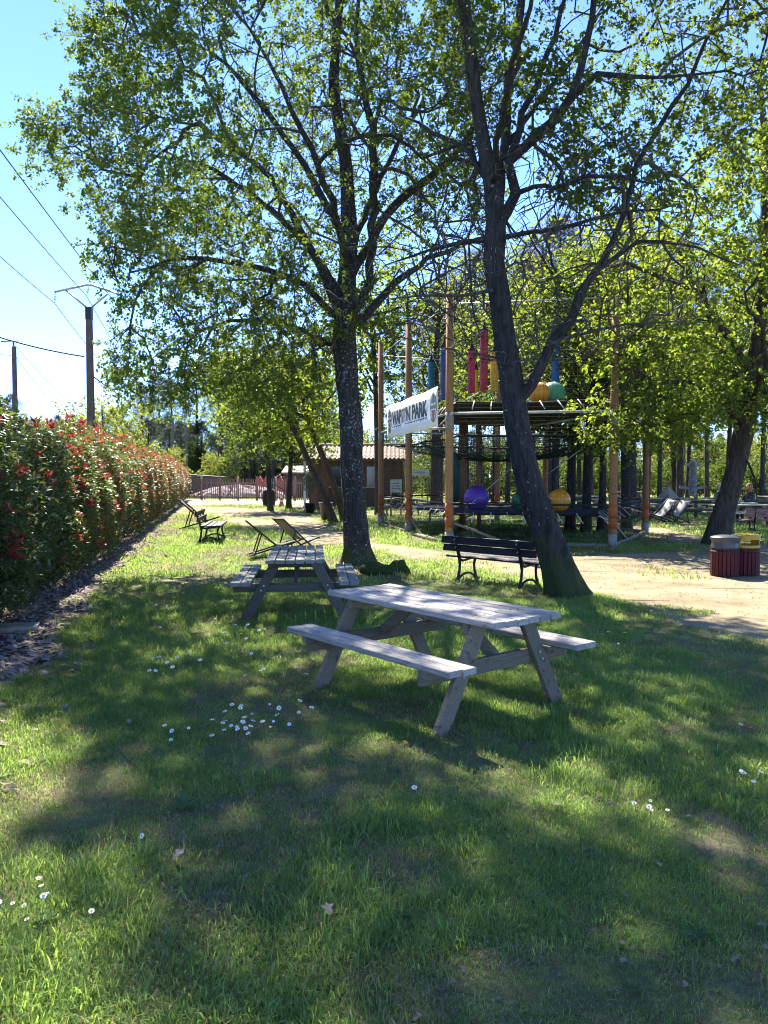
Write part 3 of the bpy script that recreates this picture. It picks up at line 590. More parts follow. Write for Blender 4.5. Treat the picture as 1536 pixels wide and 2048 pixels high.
OF = oak('twiggy_tree', 'x', 69, 11.5, 3.0, .14, 3.5, 620, 3, .16, 'young_leaf', 'bark_plain', (.02, 0), .5)
PC = pine('fir_tree', 'x', 70, 9, 3.0, .18, .5, 330)
BARE = oak('bare_tree', 'x', 67, 5.5, 2.4, .07, 1.0, 330, 0, .1, None, 'bark_brown', (.02, 0), .3)
# trees standing about the climbing tower and the picnic lawn
gB = 'trees behind the climbing tower'
for t, px, py, rz, sc, lab in (
    (OF, 1140, 1062, .4, .95, 'straight dark trunk just right of the yellow ball'), (OB, 1172, 1064, 2.1, .85, 'leaning dark oak close behind the straight trunk by the yellow ball'),
    (OF, 1204, 1064, 1.2, .8, 'thin straight tree between the leaning oak and the tower right post'), (OA, 1252, 1062, 3.6, .9, 'stout dark oak right of the tower right post'),
    (OC, 1292, 1042, 4.4, .9, 'slim tree just left of the two light deck chairs'), (OB, 1350, 1005, .9, 1.3, 'dark oak trunk behind the light deck chairs'),
    (OC, 1414, 1000, 2.2, 1.2, 'slim tree near the far fence left of the thick oak'), (OF, 868, 1030, 5.2, 1.15, 'twiggy dark tree seen through the tower left net'),
    (OC, 757, 1030, 2.9, 1.0, 'slender curved tree between the lichen oak and the tower left post'), (OF, 1095, 1020, 4, 1.35, 'twiggy tree far behind the tower middle'), (OF, 990, 1014, 1, 1.3, 'twiggy tree far behind the wire mesh column'),
    (OB, 1560, 1030, 3, 1.3, 'leafy oak at the picture edge behind the picnic tables'), (OF, 1230, 1005, 2.4, 1.4, 'twiggy tree far behind the tower right post'), (OF, 920, 1003, .3, 1.4, 'tall slender tree far behind the banner')):
    put(t, G(px, py), rz, lab, sc, gB)
for i, (px, Y, rz, sc, lab) in enumerate(((1040, 44, 0, 1, 'tall brown pine behind the forked oak'), (1110, 40, 1, 1.05, 'brownish pine right of the forked branch'), (1180, 48, 2, 1.1, 'brown pine behind the leaning oak'), (1265, 42, 3, 1.1, 'brown pine above the stout dark oak'),
    (1360, 50, 4, 1.15, 'brown pine above the light deck chairs'), (1470, 46, 5, 1.1, 'brown pine above the thick oak'), (960, 46, 2.5, 1.05, 'brown pine above the red hanging tubes'), (880, 50, 1.5, 1, 'brown pine above the banner'))):
    p = at(px, 954, Y); put(PB, (p.x, Y, 0), rz, lab, sc, 'pines behind the tower')
for i, (px, Y, sc, t, lab) in enumerate(((1015, 36, .95, OC, 'slim tree behind the green ball'), (1065, 40, 1.0, OF, 'slim twiggy tree behind the mossy oak foot'), (1160, 44, 1.0, OC, 'slim tree far behind the yellow ball'), (1320, 40, .95, OC, 'slim leafy tree behind the tent roof'), (1375, 52, 1.0, OC, 'slim leafy tree beside the totem'), (1455, 48, 1.05, OF, 'slim twiggy tree behind the grey haired person'), (1525, 44, 1.0, OC, 'slim leafy tree behind the reddish bench'), (935, 42, 1.0, OC, 'slim leafy tree behind the purple ball'))):
    p = at(px, 954, Y); put(t, (p.x, Y, 0), i * 1.1, lab, sc, gB)
for i in range(13):
    px = 800 + i * 60; Y = 57 + (i * 3 % 4) * 2.5; p = at(px, 954, Y); put(OE, (p.x, Y, 0), i * 1.7, 'leafy green bush along the back of the picnic lawn', random.uniform(.38, .6), 'bushes behind the picnic lawn')
# leaning trees by the hut
LN = oak('leaning_oak', 'x', 71, 7.2, 2.9, .125, 2.6, 280, 30, .12, 'young_leaf', 'bark_brown', (-.42, -.05), .5)
put(LN, G(668, 1046), 0, 'oak leaning left in front of the wooden hut', 1.0, 'leaning trees by the hut'); put(LN, G(690, 1040), .5, 'second leaning oak half hidden behind the lichen trunk', 1.05, 'leaning trees by the hut')
put(OB, G(541, 1021), 1.0, 'bare leaning trunk beside the barrel', .8, 'leaning trees by the hut'); put(OB, G(577, 1020), 4.2, 'dark short trunk beside the traffic cone', .8, 'leaning trees by the hut')
# far pines, far round tree, far edge of the wood
fp = 'far pines beyond the picket fence'
for i, (px, Y, sc, lab) in enumerate(((395, 100, .95, 'far pine right of the two thin poles'), (440, 92, .95, 'far dark pine above the fence gate'), (462, 88, .9, 'far pine with a split trunk above the rubble mound'), (500, 96, 1, 'far pine above the rubble mound end'),
    (548, 94, .95, 'far pine behind the bare leaning trunk'), (590, 100, 1, 'far pine left of the hut roof'), (630, 98, .95, 'far pine above the hut eave'), (320, 120, 1.0, 'far pine left of the thin poles'), (286, 125, 1.0, 'far pine behind the pale round tree'), (230, 135, .95, 'far pine right of the concrete pole'),
    (150, 130, .9, 'far pine left of the concrete pole'), (118, 140, .95, 'pointed far pine above the hedge'), (70, 130, .85, 'far pine above the tall hedge part'), (20, 135, .95, 'far pine behind the wooden power pole'), (-40, 130, 1, 'far pine past the wooden power pole'), (345, 110, .9, 'far pine directly behind the thin poles'))):
    p = at(px, 954, Y); put(PA, (p.x, Y, 0), i * 1.3, lab, sc * .78 if px < 300 else sc, fp)
for px, Y, sc, lab in ((205, 62, 1.05, 'pale green round tree behind the concrete pole'), (440, 78, .55, 'low pale shrub tree behind the hedge end'), (330, 75, .6, 'low pale round tree left of the thin poles'), (40, 40, .62, 'yellow green shrub tree rising above the near hedge'), (1530, 70, .8, 'pale yellow green tree right of the thick oak'), (700, 85, .9, 'pale round tree behind the hut roof')):
    p = at(px, 954, Y); put(OD, (p.x, Y, 0), px, lab, sc, 'pale round trees')
for i in range(16):
    x = 2 + i * 3.1; put(BARE, (x + random.uniform(-1, 1), 74 + random.uniform(-4, 8), 0), i * 2.1, 'leafless grey brown shrub in the row beyond the far fence', random.uniform(.9, 1.35), 'leafless shrubs beyond the far fence')
for i in range(26):
    x = -62 + i * 6.2; Y = 104 + random.uniform(0, 25) + (10 if x < -15 else 0); put((OA, OB, PB)[i % 3], (x * 1.25, Y, 0), i * 1.7, 'leafy tree in the wood edge closing the far view', random.uniform(.85, 1.15), 'trees of the far wood edge')

for i in range(30):
    x = -46 + i * 3.6; Y = 82 + random.uniform(0, 16) + (14 if x < -8 else 0); put((OE, OE, OD)[i % 3], (x * 1.15, Y, 0), i * 2.3, 'bushy green thicket shrub at the foot of the far wood', random.uniform(.65, 1.05), 'thicket at the foot of the far wood')
for i in range(24):
    px = 235 + i * 21; Y = 96 + (i * 7 % 5) * 3.5; p = at(px, 954, Y); put(PC, (p.x, Y, 0), i * 1.9, 'dense dark fir in the belt behind the picket fence', random.uniform(.8, 1.1), 'dark firs behind the picket fence')
for i in range(12):
    px = 880 + i * 62; Y = 100 + (i * 7 % 5) * 4; p = at(px, 954, Y); put(PC, (p.x, Y, 0), i * 1.9, 'dense dark fir closing the view past the meadow', random.uniform(.8, 1.15), 'dark firs past the meadow')
# ------------------------------------------------------------------ the hedge
leafmat('hedge_leaf', [(0, (.05, .085, .035)), (.45, (.075, .12, .04)), (.62, (.10, .12, .045)), (.74, (.20, .10, .065)), (1, (.32, .06, .045))], .3, (.3, .36, .05), .42, .45, rand=False)
leafmat('red_leaf', [(0, (.17, .035, .028)), (.6, (.28, .04, .034)), (1, (.34, .10, .045))], .4, (.5, .07, .04), .3, .5, rand=False)
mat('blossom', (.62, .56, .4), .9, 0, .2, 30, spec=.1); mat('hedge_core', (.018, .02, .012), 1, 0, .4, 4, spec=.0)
hr = np.random.default_rng(4); hedge = thing('hedge', 'clipped hedge of glossy dark leaves with red young shoots along the lawn', 'hedge', (hedge_x(6), 6, 0)); HO = np.array(hedge.location)
def hedge_pt(n, y0, y1):
    """points near the clipped surface: right face, top, a few inside; with outward direction"""
    y = hr.uniform(y0, y1, n); top = 2.28 + .14 * np.sin(y * .9) + .1 * np.sin(y * 2.3 + 1); u = hr.random(n); face = u < .66
    z = np.where(face, .08 + (top - .08) * hr.random(n) ** .8, top); bulge = .22 * np.sin(z / top * math.pi) + .3 * vnoise(np.stack([y, z], 1), .8, 3) + .1 * vnoise(np.stack([y, z], 1), .25, 7)
    x = np.where(face, bulge, -1.5 * hr.random(n)); z = z + np.where(face, 0, .38 * vnoise(np.stack([y, x], 1), .5, 9)); dp = hr.exponential(.1, n)
    D = np.where(face[:, None], np.array([1, -.1, .35]), np.array([.15, 0, 1])); P = np.stack([hedge_x(y) + x - np.where(face, dp, 0), y, z - np.where(face, 0, dp)], 1)
    return P, D, face
parts = []; RS = []
for y0, y1, n, sz in ((4, 11, 7000, .098), (11, 18, 6000, .098), (18, 30, 5500, .105), (30, 57, 6500, .13)):
    P, D, fc = hedge_pt(n, y0, y1); k = 4; Q = np.repeat(P, k, 0) + hr.normal(0, .035, (n * k, 3)); DD = np.repeat(D, k, 0) + rand_dirs(n * k, hr) * 1.1
    tint = np.clip(hr.random(n * k) * .66 + np.repeat((hr.random(n) < .07 + .28 * np.clip((P[:, 1] - 8) / 30, 0, 1) * (P[:, 2] > .9)), k) * .34, 0, 1); parts.append(leaves(Q - HO, DD, sz * hr.uniform(.6, 1.2, n * k), LANCE, OAKF, hr, .7, tint))
tag(link('foliage', np_mesh('foliage', *merge(parts)), 'hedge_leaf', hedge), kind='stuff')
b = MB(); ys = [3.6 + i * 1.0 for i in range(55)]                          # solid dark core added to block light through the hedge, wholly under the leaves
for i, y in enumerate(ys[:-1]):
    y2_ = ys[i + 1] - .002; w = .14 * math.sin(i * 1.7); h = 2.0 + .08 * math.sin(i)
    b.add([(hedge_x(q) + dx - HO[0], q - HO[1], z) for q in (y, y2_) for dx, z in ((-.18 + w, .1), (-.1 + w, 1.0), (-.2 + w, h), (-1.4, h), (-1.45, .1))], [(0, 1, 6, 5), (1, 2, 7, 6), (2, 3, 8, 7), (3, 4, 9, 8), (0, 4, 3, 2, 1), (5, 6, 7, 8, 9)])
tag(b.build('light_block_core', 'hedge_core', hedge), kind='stuff')
# red shoots: rosettes, each a part near the camera, the far ones one mass
def rosette(rg, n=7, s=.085):
    D = rand_dirs(n, rg) * .75 + np.array([0, 0, .9]); return leaves(np.zeros((n, 3)) + rg.normal(0, .008, (n, 3)), D, s * rg.uniform(.7, 1.2, n), LANCE, OAKF, rg, .5)
ROS = [np_mesh('red_shoot', *rosette(hr)) for _ in range(4)]
def clus(y): return .5 + .5 * math.sin(y * 1.9) * math.sin(y * .7 + 1)
cnt = 0
for y0, y1, n in ((5.5, 11, 85), (11, 20, 100)):
    P, D, fc = hedge_pt(n, y0, y1)
    for p, d, f_ in zip(P, D, fc):
        if hr.random() > .35 + .65 * clus(p[1]): continue
        for _ in range(int(hr.integers(1, 4))):
          o = link('red_shoot', ROS[cnt % 4], 'red_leaf', hedge); cnt += 1; o.location = Vector(p - HO) + Vector((.05, hr.normal(0, .07), .05 + hr.normal(0, .07))); o.rotation_euler = (hr.normal(0, .4), .7 if f_ else hr.normal(0, .3), hr.random() * 6.28); o.scale = (hr.uniform(1.0, 1.7),) * 3
for i in range(48):                            # upright red shoots along the top
    y = hr.uniform(5.5, 20); xx = hr.uniform(-.9, .15); o = link('red_shoot', ROS[i % 4], 'red_leaf', hedge); o.location = Vector((hedge_x(y) + xx, y, 2.42 + .14 * math.sin(y * .9) + .1 * math.sin(y * 2.3 + 1) + hr.uniform(-.05, .16))) - hedge.location; o.rotation_euler = (hr.normal(0, .3), hr.normal(0, .3), hr.random() * 6.28); o.scale = (hr.uniform(1.1, 1.8),) * 3
mass = []
for y0, y1, n in ((12, 24, 1100), (24, 36, 1900), (36, 57, 3200)):
    P, D, fc = hedge_pt(n, y0, y1); keep = (hr.random(n) < .2 + .8 * vnoise(P[:, 1:], 2.2, 5)) & (~fc | (hr.random(n) < .55)); P = P[keep] - HO + np.array([.05, 0, .08]); k = 6
    mass.append(leaves(np.repeat(P, k, 0), rand_dirs(len(P) * k, hr) + np.array([.2, 0, .8]), .12 * hr.uniform(.7, 1.2, len(P) * k), LANCE, OAKF, hr, .5))
tag(link('red_shoots', np_mesh('red_shoots', *merge(mass)), 'red_leaf', hedge), kind='stuff')
LM = [np_mesh('leaf', *leaves(np.zeros((1, 3)), np.array([[0, 1., 0]]), .11, LANCE, OAKF, hr, 0, np.array([t]))) for t in (.1, .35, .5, .62, .75)]
P, D, fc = hedge_pt(190, 5.5, 10.5)
for i, (p, d) in enumerate(zip(P, D)):
    o = link('leaf', LM[i % 5], 'hedge_leaf', hedge); o.location = Vector(p - HO) + Vector((.06, 0, 0)); o.rotation_euler = (hr.normal(-.3, .5), hr.normal(0, .5), hr.uniform(-2.6, -.3)); o.scale = (hr.uniform(.8, 1.25),) * 3
fl = MB(); 
for k in range(46):
    d = Vector(rand_dirs(1, hr)[0]); d.z = abs(d.z); c = Vector((d.x * .055, d.y * .055, d.z * .05)); q = .009
    fl.add([c + Vector((q, 0, 0)), c + Vector((0, q, .003)), c + Vector((-q, 0, 0)), c + Vector((0, -q, .003)), c + Vector((0, 0, .01)), c - Vector((0, 0, .008))], [(0, 1, 4), (1, 2, 4), (2, 3, 4), (3, 0, 4), (1, 0, 5), (2, 1, 5), (3, 2, 5), (0, 3, 5)])
fm = fl.mesh('flower_cluster')
for px, py, Y in ((93, 1035, 10.2), (190, 1030, 14), (203, 1025, 14.2), (248, 990, 19), (160, 975, 14), (170, 965, 14.6)):
    o = link('flower_cluster', fm, 'blossom', hedge); y = Y; o.location = Vector((hedge_x(y) + .26, y, at(px, py, Y).z)) - hedge.location; o.rotation_euler = (.3, .8, px); o.scale = (1.15,) * 3
# ------------------------------------------------------------------ wood and other object materials
def woodmat(name, col, var=.3, rough=.8, grain=(1.2, 26, 26), knots=True, stain=None):
    m = bpy.data.materials.new(name); m.use_nodes = True; n = m.node_tree.nodes; L = m.node_tree.links; p = n['Principled BSDF']
    p.inputs['Roughness'].default_value = rough; p.inputs['Specular IOR Level'].default_value = .15
    tc = n.new('ShaderNodeTexCoord'); oi = n.new('ShaderNodeObjectInfo'); ad = n.new('ShaderNodeVectorMath'); ad.operation = 'ADD'
    ml = n.new('ShaderNodeMath'); ml.operation = 'MULTIPLY'; ml.inputs[1].default_value = 37; L.new(oi.outputs['Random'], ml.inputs[0]); L.new(tc.outputs['Object'], ad.inputs[0]); L.new(ml.outputs[0], ad.inputs[1])
    mp = n.new('ShaderNodeMapping'); mp.inputs['Scale'].default_value = grain; L.new(ad.outputs[0], mp.inputs[0])
    z = n.new('ShaderNodeTexNoise'); z.inputs['Scale'].default_value = 3; z.inputs['Detail'].default_value = 8; z.inputs['Roughness'].default_value = .7; z.inputs['Distortion'].default_value = .5; L.new(mp.outputs[0], z.inputs['Vector'])
    cr = n.new('ShaderNodeValToRGB'); cr.color_ramp.elements[0].position = .3; cr.color_ramp.elements[1].position = .7
    cr.color_ramp.elements[0].color = (*[c * (1 - var) for c in col], 1); cr.color_ramp.elements[1].color = (*[min(1, c * (1 + var)) for c in col], 1); L.new(z.outputs[0], cr.inputs[0])
    hs = n.new('ShaderNodeHueSaturation'); mr = n.new('ShaderNodeMapRange'); mr.inputs[3].default_value = .82; mr.inputs[4].default_value = 1.18; L.new(oi.outputs['Random'], mr.inputs[0]); L.new(mr.outputs[0], hs.inputs['Value']); L.new(cr.outputs[0], hs.inputs['Color']); src = hs.outputs[0]
    if knots:
        z2 = n.new('ShaderNodeTexNoise'); z2.inputs['Scale'].default_value = 7; z2.inputs['Detail'].default_value = 5; mp2 = n.new('ShaderNodeMapping'); mp2.inputs['Scale'].default_value = (1, 2.2, 2.2); L.new(ad.outputs[0], mp2.inputs[0]); L.new(mp2.outputs[0], z2.inputs['Vector'])
        r = n.new('ShaderNodeMapRange'); r.inputs[1].default_value = .60; r.inputs[2].default_value = .70; r.inputs[4].default_value = .75; L.new(z2.outputs[0], r.inputs[0])
        x = n.new('ShaderNodeMix'); x.data_type = 'RGBA'; L.new(r.outputs[0], x.inputs[0]); L.new(src, x.inputs[6]); x.inputs[7].default_value = (*(stain or [c * .35 for c in col]), 1); src = x.outputs[2]
    L.new(src, p.inputs['Base Color']); b = n.new('ShaderNodeBump'); b.inputs['Strength'].default_value = .9; b.inputs['Distance'].default_value = .008; L.new(z.outputs[0], b.inputs['Height']); L.new(b.outputs[0], p.inputs['Normal'])
    MATS[name] = m
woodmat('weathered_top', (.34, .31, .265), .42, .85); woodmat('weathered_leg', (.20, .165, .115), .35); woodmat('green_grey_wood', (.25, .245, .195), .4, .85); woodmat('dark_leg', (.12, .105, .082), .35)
woodmat('red_brown_wood', (.085, .018, .018), .35, .55); woodmat('bench_wood', (.030, .022, .020), .4, .5); woodmat('fence_wood', (.19, .15, .11), .4); woodmat('post_wood', (.30, .155, .065), .3, .7, (26, 26, 1.2)); woodmat('hut_wood', (.13, .08, .055), .3, .8, (20, 20, 1.5)); woodmat('pale_wood', (.42, .37, .26), .25); woodmat('chair_wood', (.035, .024, .018), .4, .5); woodmat('log_wood', (.14, .115, .09), .4)
woodmat('pink_wood', (.28, .13, .11), .3, .7)
mat('bolt_metal', (.5, .5, .48), .4, .8, .1, 20); mat('iron_black', (.012, .012, .013), .45, .2, .3, 20, spec=.4); mat('bin_grey', (.05, .052, .055), .4, 0, .1, 6, spec=.45); mat('bin_yellow', (.40, .26, .015), .4, 0, .1, 6, spec=.45)
mat('black_void', (.01, .01, .01), .9); mat('sling_dark', (.05, .045, .04), .9, 0, .3, 12); mat('sling_pale', (.34, .33, .31), .85, 0, .15, 12); mat('sling_stripe', (.19, .17, .14), .9, 0, .5, 14, stretch=(6, 1, 1))
mat('concrete', (.11, .078, .062), .9, 0, .25, 4, .4, 30); mat('steel', (.35, .36, .36), .45, .6, .15, 12); mat('wire_black', (.02, .02, .022), .6); mat('insulator', (.45, .5, .5), .25, 0, .1, 8, spec=.6)
def boxmesh(name, d, bev=.006):
    return MB().box((0, 0, 0), d, None, 0, bev).mesh(name)
def plate(parent, name, me, m, loc, rot=(0, 0, 0)):
    o = link(name, me, m, parent); o.location = loc; o.rotation_euler = rot; return o
def picnic_table(label, loc, rz, wt='weathered_top', wl='weathered_leg', L=1.88, bolts=True, group=None, n=6):
    t = thing('picnic_table', label, 'picnic table', loc, rz, group)
    Wd = .672; gap = .012; pw = (Wd - (n - 1) * gap) / n; th = .042; pm = boxmesh('plank', (L, pw, th), .005); pm.materials.append(MATS[wt])
    for i in range(n): plate(t, 'plank', pm, None, (random.uniform(-.006, .006), -Wd / 2 + pw / 2 + i * (pw + gap), .74 - th / 2 + random.uniform(-.002, .002)), (random.uniform(-.01, .01), 0, 0))
    sw = .109; sm = boxmesh('seat_plank', (L, sw, th), .005); sm.materials.append(MATS[wt])
    for s in (-1, 1):
        for k in range(2): plate(t, 'seat_plank', sm, None, (random.uniform(-.008, .008), s * (.507 + sw / 2 + k * (sw + .008)), .485 - th / 2))
    xl = .70
    lm = None
    for sx in (-1, 1):
        for s in (-1, 1):
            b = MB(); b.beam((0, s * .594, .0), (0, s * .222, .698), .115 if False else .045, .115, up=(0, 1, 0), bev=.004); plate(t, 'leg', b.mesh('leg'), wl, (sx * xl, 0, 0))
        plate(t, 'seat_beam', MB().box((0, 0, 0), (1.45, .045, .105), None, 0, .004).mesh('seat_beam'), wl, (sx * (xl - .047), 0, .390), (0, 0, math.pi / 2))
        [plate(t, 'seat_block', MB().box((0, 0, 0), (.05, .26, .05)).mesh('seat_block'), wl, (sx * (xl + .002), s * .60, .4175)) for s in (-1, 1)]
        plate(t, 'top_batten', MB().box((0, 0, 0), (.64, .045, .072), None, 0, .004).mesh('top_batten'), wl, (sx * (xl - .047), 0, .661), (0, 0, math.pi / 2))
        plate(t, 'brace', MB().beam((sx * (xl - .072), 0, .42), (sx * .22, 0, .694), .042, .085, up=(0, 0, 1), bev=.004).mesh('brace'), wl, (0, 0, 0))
        if bolts:
            for i in range(n):
                for dx in (-.012, .012): MB().tube([(sx * (xl - .047) + dx, -Wd / 2 + pw / 2 + i * (pw + gap) + dx * 2.2, .739), (sx * (xl - .047) + dx, -Wd / 2 + pw / 2 + i * (pw + gap) + dx * 2.2, .7425)], .006, 6).build('screw', 'iron_black', t)
            for s in (-1, 1):
                b = MB()
                for yy, zz in ((.40, .365), (.37, .42)): b.tube([(sx * (xl + .022), s * yy, zz), (sx * (xl + .030), s * yy, zz)], .011, 8)
                b.build('bolt', 'bolt_metal', t)
    return t
picnic_table('large weathered grey picnic table standing nearest on the grass', (.386, 5.93, 0), -.893)
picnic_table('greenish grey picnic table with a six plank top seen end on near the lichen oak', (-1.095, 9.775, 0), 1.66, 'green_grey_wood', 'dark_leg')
gp = 'picnic tables on the far lawn'
T3 = picnic_table('sunlit picnic table right of the thick oak in front of two seated people', G(1478, 1052), .12, 'pale_wood', 'weathered_leg', bolts=False, group=gp)
for px, py, rz, lab in ((1215, 1032, .05, 'pale picnic table left of the stout dark oak'), (1300, 1030, .1, 'pale picnic table between the stout dark oak and the deck chairs'), (1165, 1020, -.1, 'pale picnic table behind the yellow ball'),
                        (1080, 1030, .4, 'shaded picnic table under the tower behind the green ball'), (1395, 1028, .15, 'picnic table behind the light deck chairs'), (1545, 1022, .3, 'picnic table at the picture edge behind the log rail'), (800, 1030, .2, 'shaded picnic table behind the tower left posts'), (1255, 1006, 0, 'small distant picnic table beyond the log rail')):
    dup(T3, G(px, py), rz, lab, gp)
# ------------------------------------------------------------------ benches
def bench(label, loc, rz, wood='bench_wood', group='cast iron park benches'):
    """x along the seat, front towards +y"""
    t = thing('park_bench', label, 'bench', loc, rz, group); Lb = 1.82
    for sx in (-1, 1):
        b = MB(); x = sx * .61; w = .022
        def strap(pts, r): b.tube([(x, y, z) for y, z in pts], r, 8)
        strap([(-.27, .0), (-.245, .05), (-.215, .16), (-.20, .28), (-.215, .38), (-.25, .50), (-.30, .64), (-.335, .735)], [.032, .027, .022, .022, .03, .03, .024, .018])
        strap([(.23, .0), (.205, .05), (.165, .16), (.155, .26), (.185, .35), (.225, .392)], [.032, .027, .021, .021, .025, .02])
        strap([(-.215, .36), (-.12, .33), (0, .345), (.1, .36), (.215, .388)], [.026, .02, .019, .02, .022])
        strap([(-.25, .02), (-.17, .085), (-.08, .118), (0, .124), (.07, .115), (.14, .08), (.21, .02)], .019)
        b.tube([(x, -.30, .012), (x, -.22, .012)], .03, 8); b.tube([(x, .19, .012), (x, .26, .012)], .03, 8)
        b.build('end_frame', 'iron_black', t)
        for y, z in ((-.322, .68), (-.285, .56)): MB().tube([(x, y - .028, z), (x, y - .034, z)], .013, 8).build('bolt', 'bolt_metal', t)
    sl = boxmesh('back_slat', (Lb, .032, .115), .006); sl.materials.append(MATS[wood])
    for y, z in ((-.292, .675), (-.252, .545)): plate(t, 'back_slat', sl, None, (0, y, z), (-.28, 0, 0))
    ss = boxmesh('seat_slat', (Lb, .108, .034), .006); ss.materials.append(MATS[wood])
    for i, y in enumerate((-.145, -.025, .095, .205)): plate(t, 'seat_slat', ss, None, (0, y, .385 + abs(y - .02) * .09), (.06 if y < 0 else .0, 0, 0))
    return t
a = G(914, 1163); b_ = G(1040, 1179); d = (b_ - a).normalized(); nrm = Vector((-d.y, d.x, 0)); mid = (a + b_) / 2 + nrm * .26
bench('dark park bench seen from behind beside the leaning mossy oak', mid, math.atan2(d.y, d.x))
bench('dark park bench seen end on in the sun beside the red hedge', G(415, 1086) + Vector((0, .66, 0)), -math.pi / 2 + R(7)).scale = (1.12,) * 3
bench('reddish park bench at the picture edge past the litter bins', G(1545, 1066), R(-4), 'pink_wood')
# ------------------------------------------------------------------ deck chairs
def deck_chair(label, loc, ang, wood='chair_wood', sling='sling_dark', sc=1.0):
    """faces +x before turning"""
    t = thing('deck_chair', label, 'deck chair', loc, ang, 'folding deck chairs'); t.scale = (sc * .86,) * 3; w = .29; r = .021
    A0, A1 = (-.62, .98), (.52, .02); B0, B1 = (.66, .40), (-.60, .02); C0, C1 = (-.22, .645), (-.40, .09)
    for s in (-1, 1):
        MB().beam((A0[0], s * w, A0[1]), (A1[0], s * w, A1[1]), .028, .046, bev=.004).build('back_rail', wood, t)
        MB().beam((B0[0], s * (w - .035), B0[1]), (B1[0], s * (w - .035), B1[1]), .026, .042, bev=.004).build('seat_rail', wood, t)
        MB().beam((C0[0], s * (w + .03), C0[1]), (C1[0], s * (w + .03), C1[1]), .022, .036, bev=.003).build('prop', wood, t)
    for (x, z), ww, nm in ((A0, w + .03, 'top_bar'), (B0, w - .01, 'front_bar'), (A1, w, 'foot_bar'), (B1, w, 'foot_bar'), (C1, w + .04, 'prop_bar')): MB().tube([(x, -ww, z), (x, ww, z)], r, 8).build(nm, wood, t)
    n = 14; vs = []
    for i in range(n + 1):
        u = i / n; x = A0[0] + (B0[0] - A0[0]) * u; z = A0[1] + (B0[1] - A0[1]) * u - .36 * math.sin(u * math.pi) ** 1.1 * (.6 + .4 * u); z = max(z, .2)
        vs += [(x, -w + .03, z), (x, 0, z - .012), (x, w - .03, z)]
    me = MB().add(vs, [(i * 3 + k, i * 3 + k + 1, i * 3 + k + 4, i * 3 + k + 3) for i in range(n) for k in (0, 1)], 0, True); o = me.build('sling', sling, t); md = o.modifiers.new('thick', 'SOLIDIFY'); md.thickness = .004
    return t
deck_chair('dark deck chair directly behind the plank table', G(538, 1112), R(14), sc=.9)
deck_chair('second dark deck chair with a striped sling behind the plank table', G(592, 1102), R(40), sling='sling_stripe', sc=.88)
deck_chair('dark deck chair behind the end-on bench by the hedge', G(398, 1058), R(4), sling='sling_dark', sc=1.12)
deck_chair('light deck chair with a pale sling standing left of its pair', G(1322, 1048), R(205), 'chair_wood', 'sling_pale', 1.05)
deck_chair('light deck chair leaning right behind its pair', G(1352, 1047), R(212), 'chair_wood', 'sling_pale', 1.0)
# ------------------------------------------------------------------ litter bins
def litter_bin(label, loc, lid, dome, rz=0):
    t = thing('litter_bin', label, 'litter bin', loc, rz, 'slatted litter bins'); t.scale = (.93,) * 3; r = .235; n = 22
    MB().lathe([(0, .03), (r - .02, .03), (r - .02, .50), (0, .50)], n=24).build('liner', 'black_void', t)
    me = boxmesh('slat', (.50, 2 * math.pi * r / n - .010, .022), .004); me.materials.append(MATS['red_brown_wood'])
    for i in range(n):
        a = i * 2 * math.pi / n; o = link('slat', me, None, t); o.matrix_local = Matrix.Translation((math.cos(a) * r, math.sin(a) * r, .27)) @ Matrix.Rotation(a, 4, 'Z') @ Matrix.Rotation(math.pi / 2, 4, 'Y')
    MB().lathe([(r - .016, .44), (r + .02, .44), (r + .02, .47), (r - .016, .47)], n=28).build('hoop', 'iron_black', t)
    if dome:
        b = MB(); R0 = r + .012; b.lathe([(R0 - .02, .515), (R0, .52), (R0, .535), (R0 - .018, .60), (R0 - .016, .64), (R0 + .012, .69), (R0 + .014, .705), (R0 - .005, .722), (R0 - .09, .745), (R0 - .17, .755), (0.0, .758)], n=30); b.build('lid', lid, t)
    else:
        b = MB(); R0 = r + .012; m = 40
        for i in range(m):                      # ring wall with a wide slot facing the path and another behind
            a0, a1 = i * 2 * math.pi / m, (i + 1) * 2 * math.pi / m; c = (a0 + a1) / 2; opening = abs(math.sin(c)) > .45
            zs = [(.515, .565), (.665, .735)] if opening else [(.515, .735)]
            for z0, z1 in zs:
                q = [(math.cos(a) * rr, math.sin(a) * rr, z) for z in (z0, z1) for rr in (R0, R0 - .02) for a in (a0, a1)]
                b.add(q, [(0, 1, 5, 4), (3, 2, 6, 7), (4, 5, 7, 6), (1, 0, 2, 3)] + ([(0, 2, 6, 4), (1, 5, 7, 3)]), 0)
        b.lathe([(R0 + .003, .728), (R0 + .003, .742), (R0 - .06, .762), (0, .768)], n=30); b.build('lid', lid, t)
    return t
litter_bin('slatted red brown litter bin with a grey domed lid', G(1449, 1152), 'bin_grey', True); litter_bin('slatted red brown litter bin with a slotted yellow lid', G(1490, 1150), 'bin_yellow', False, .3)
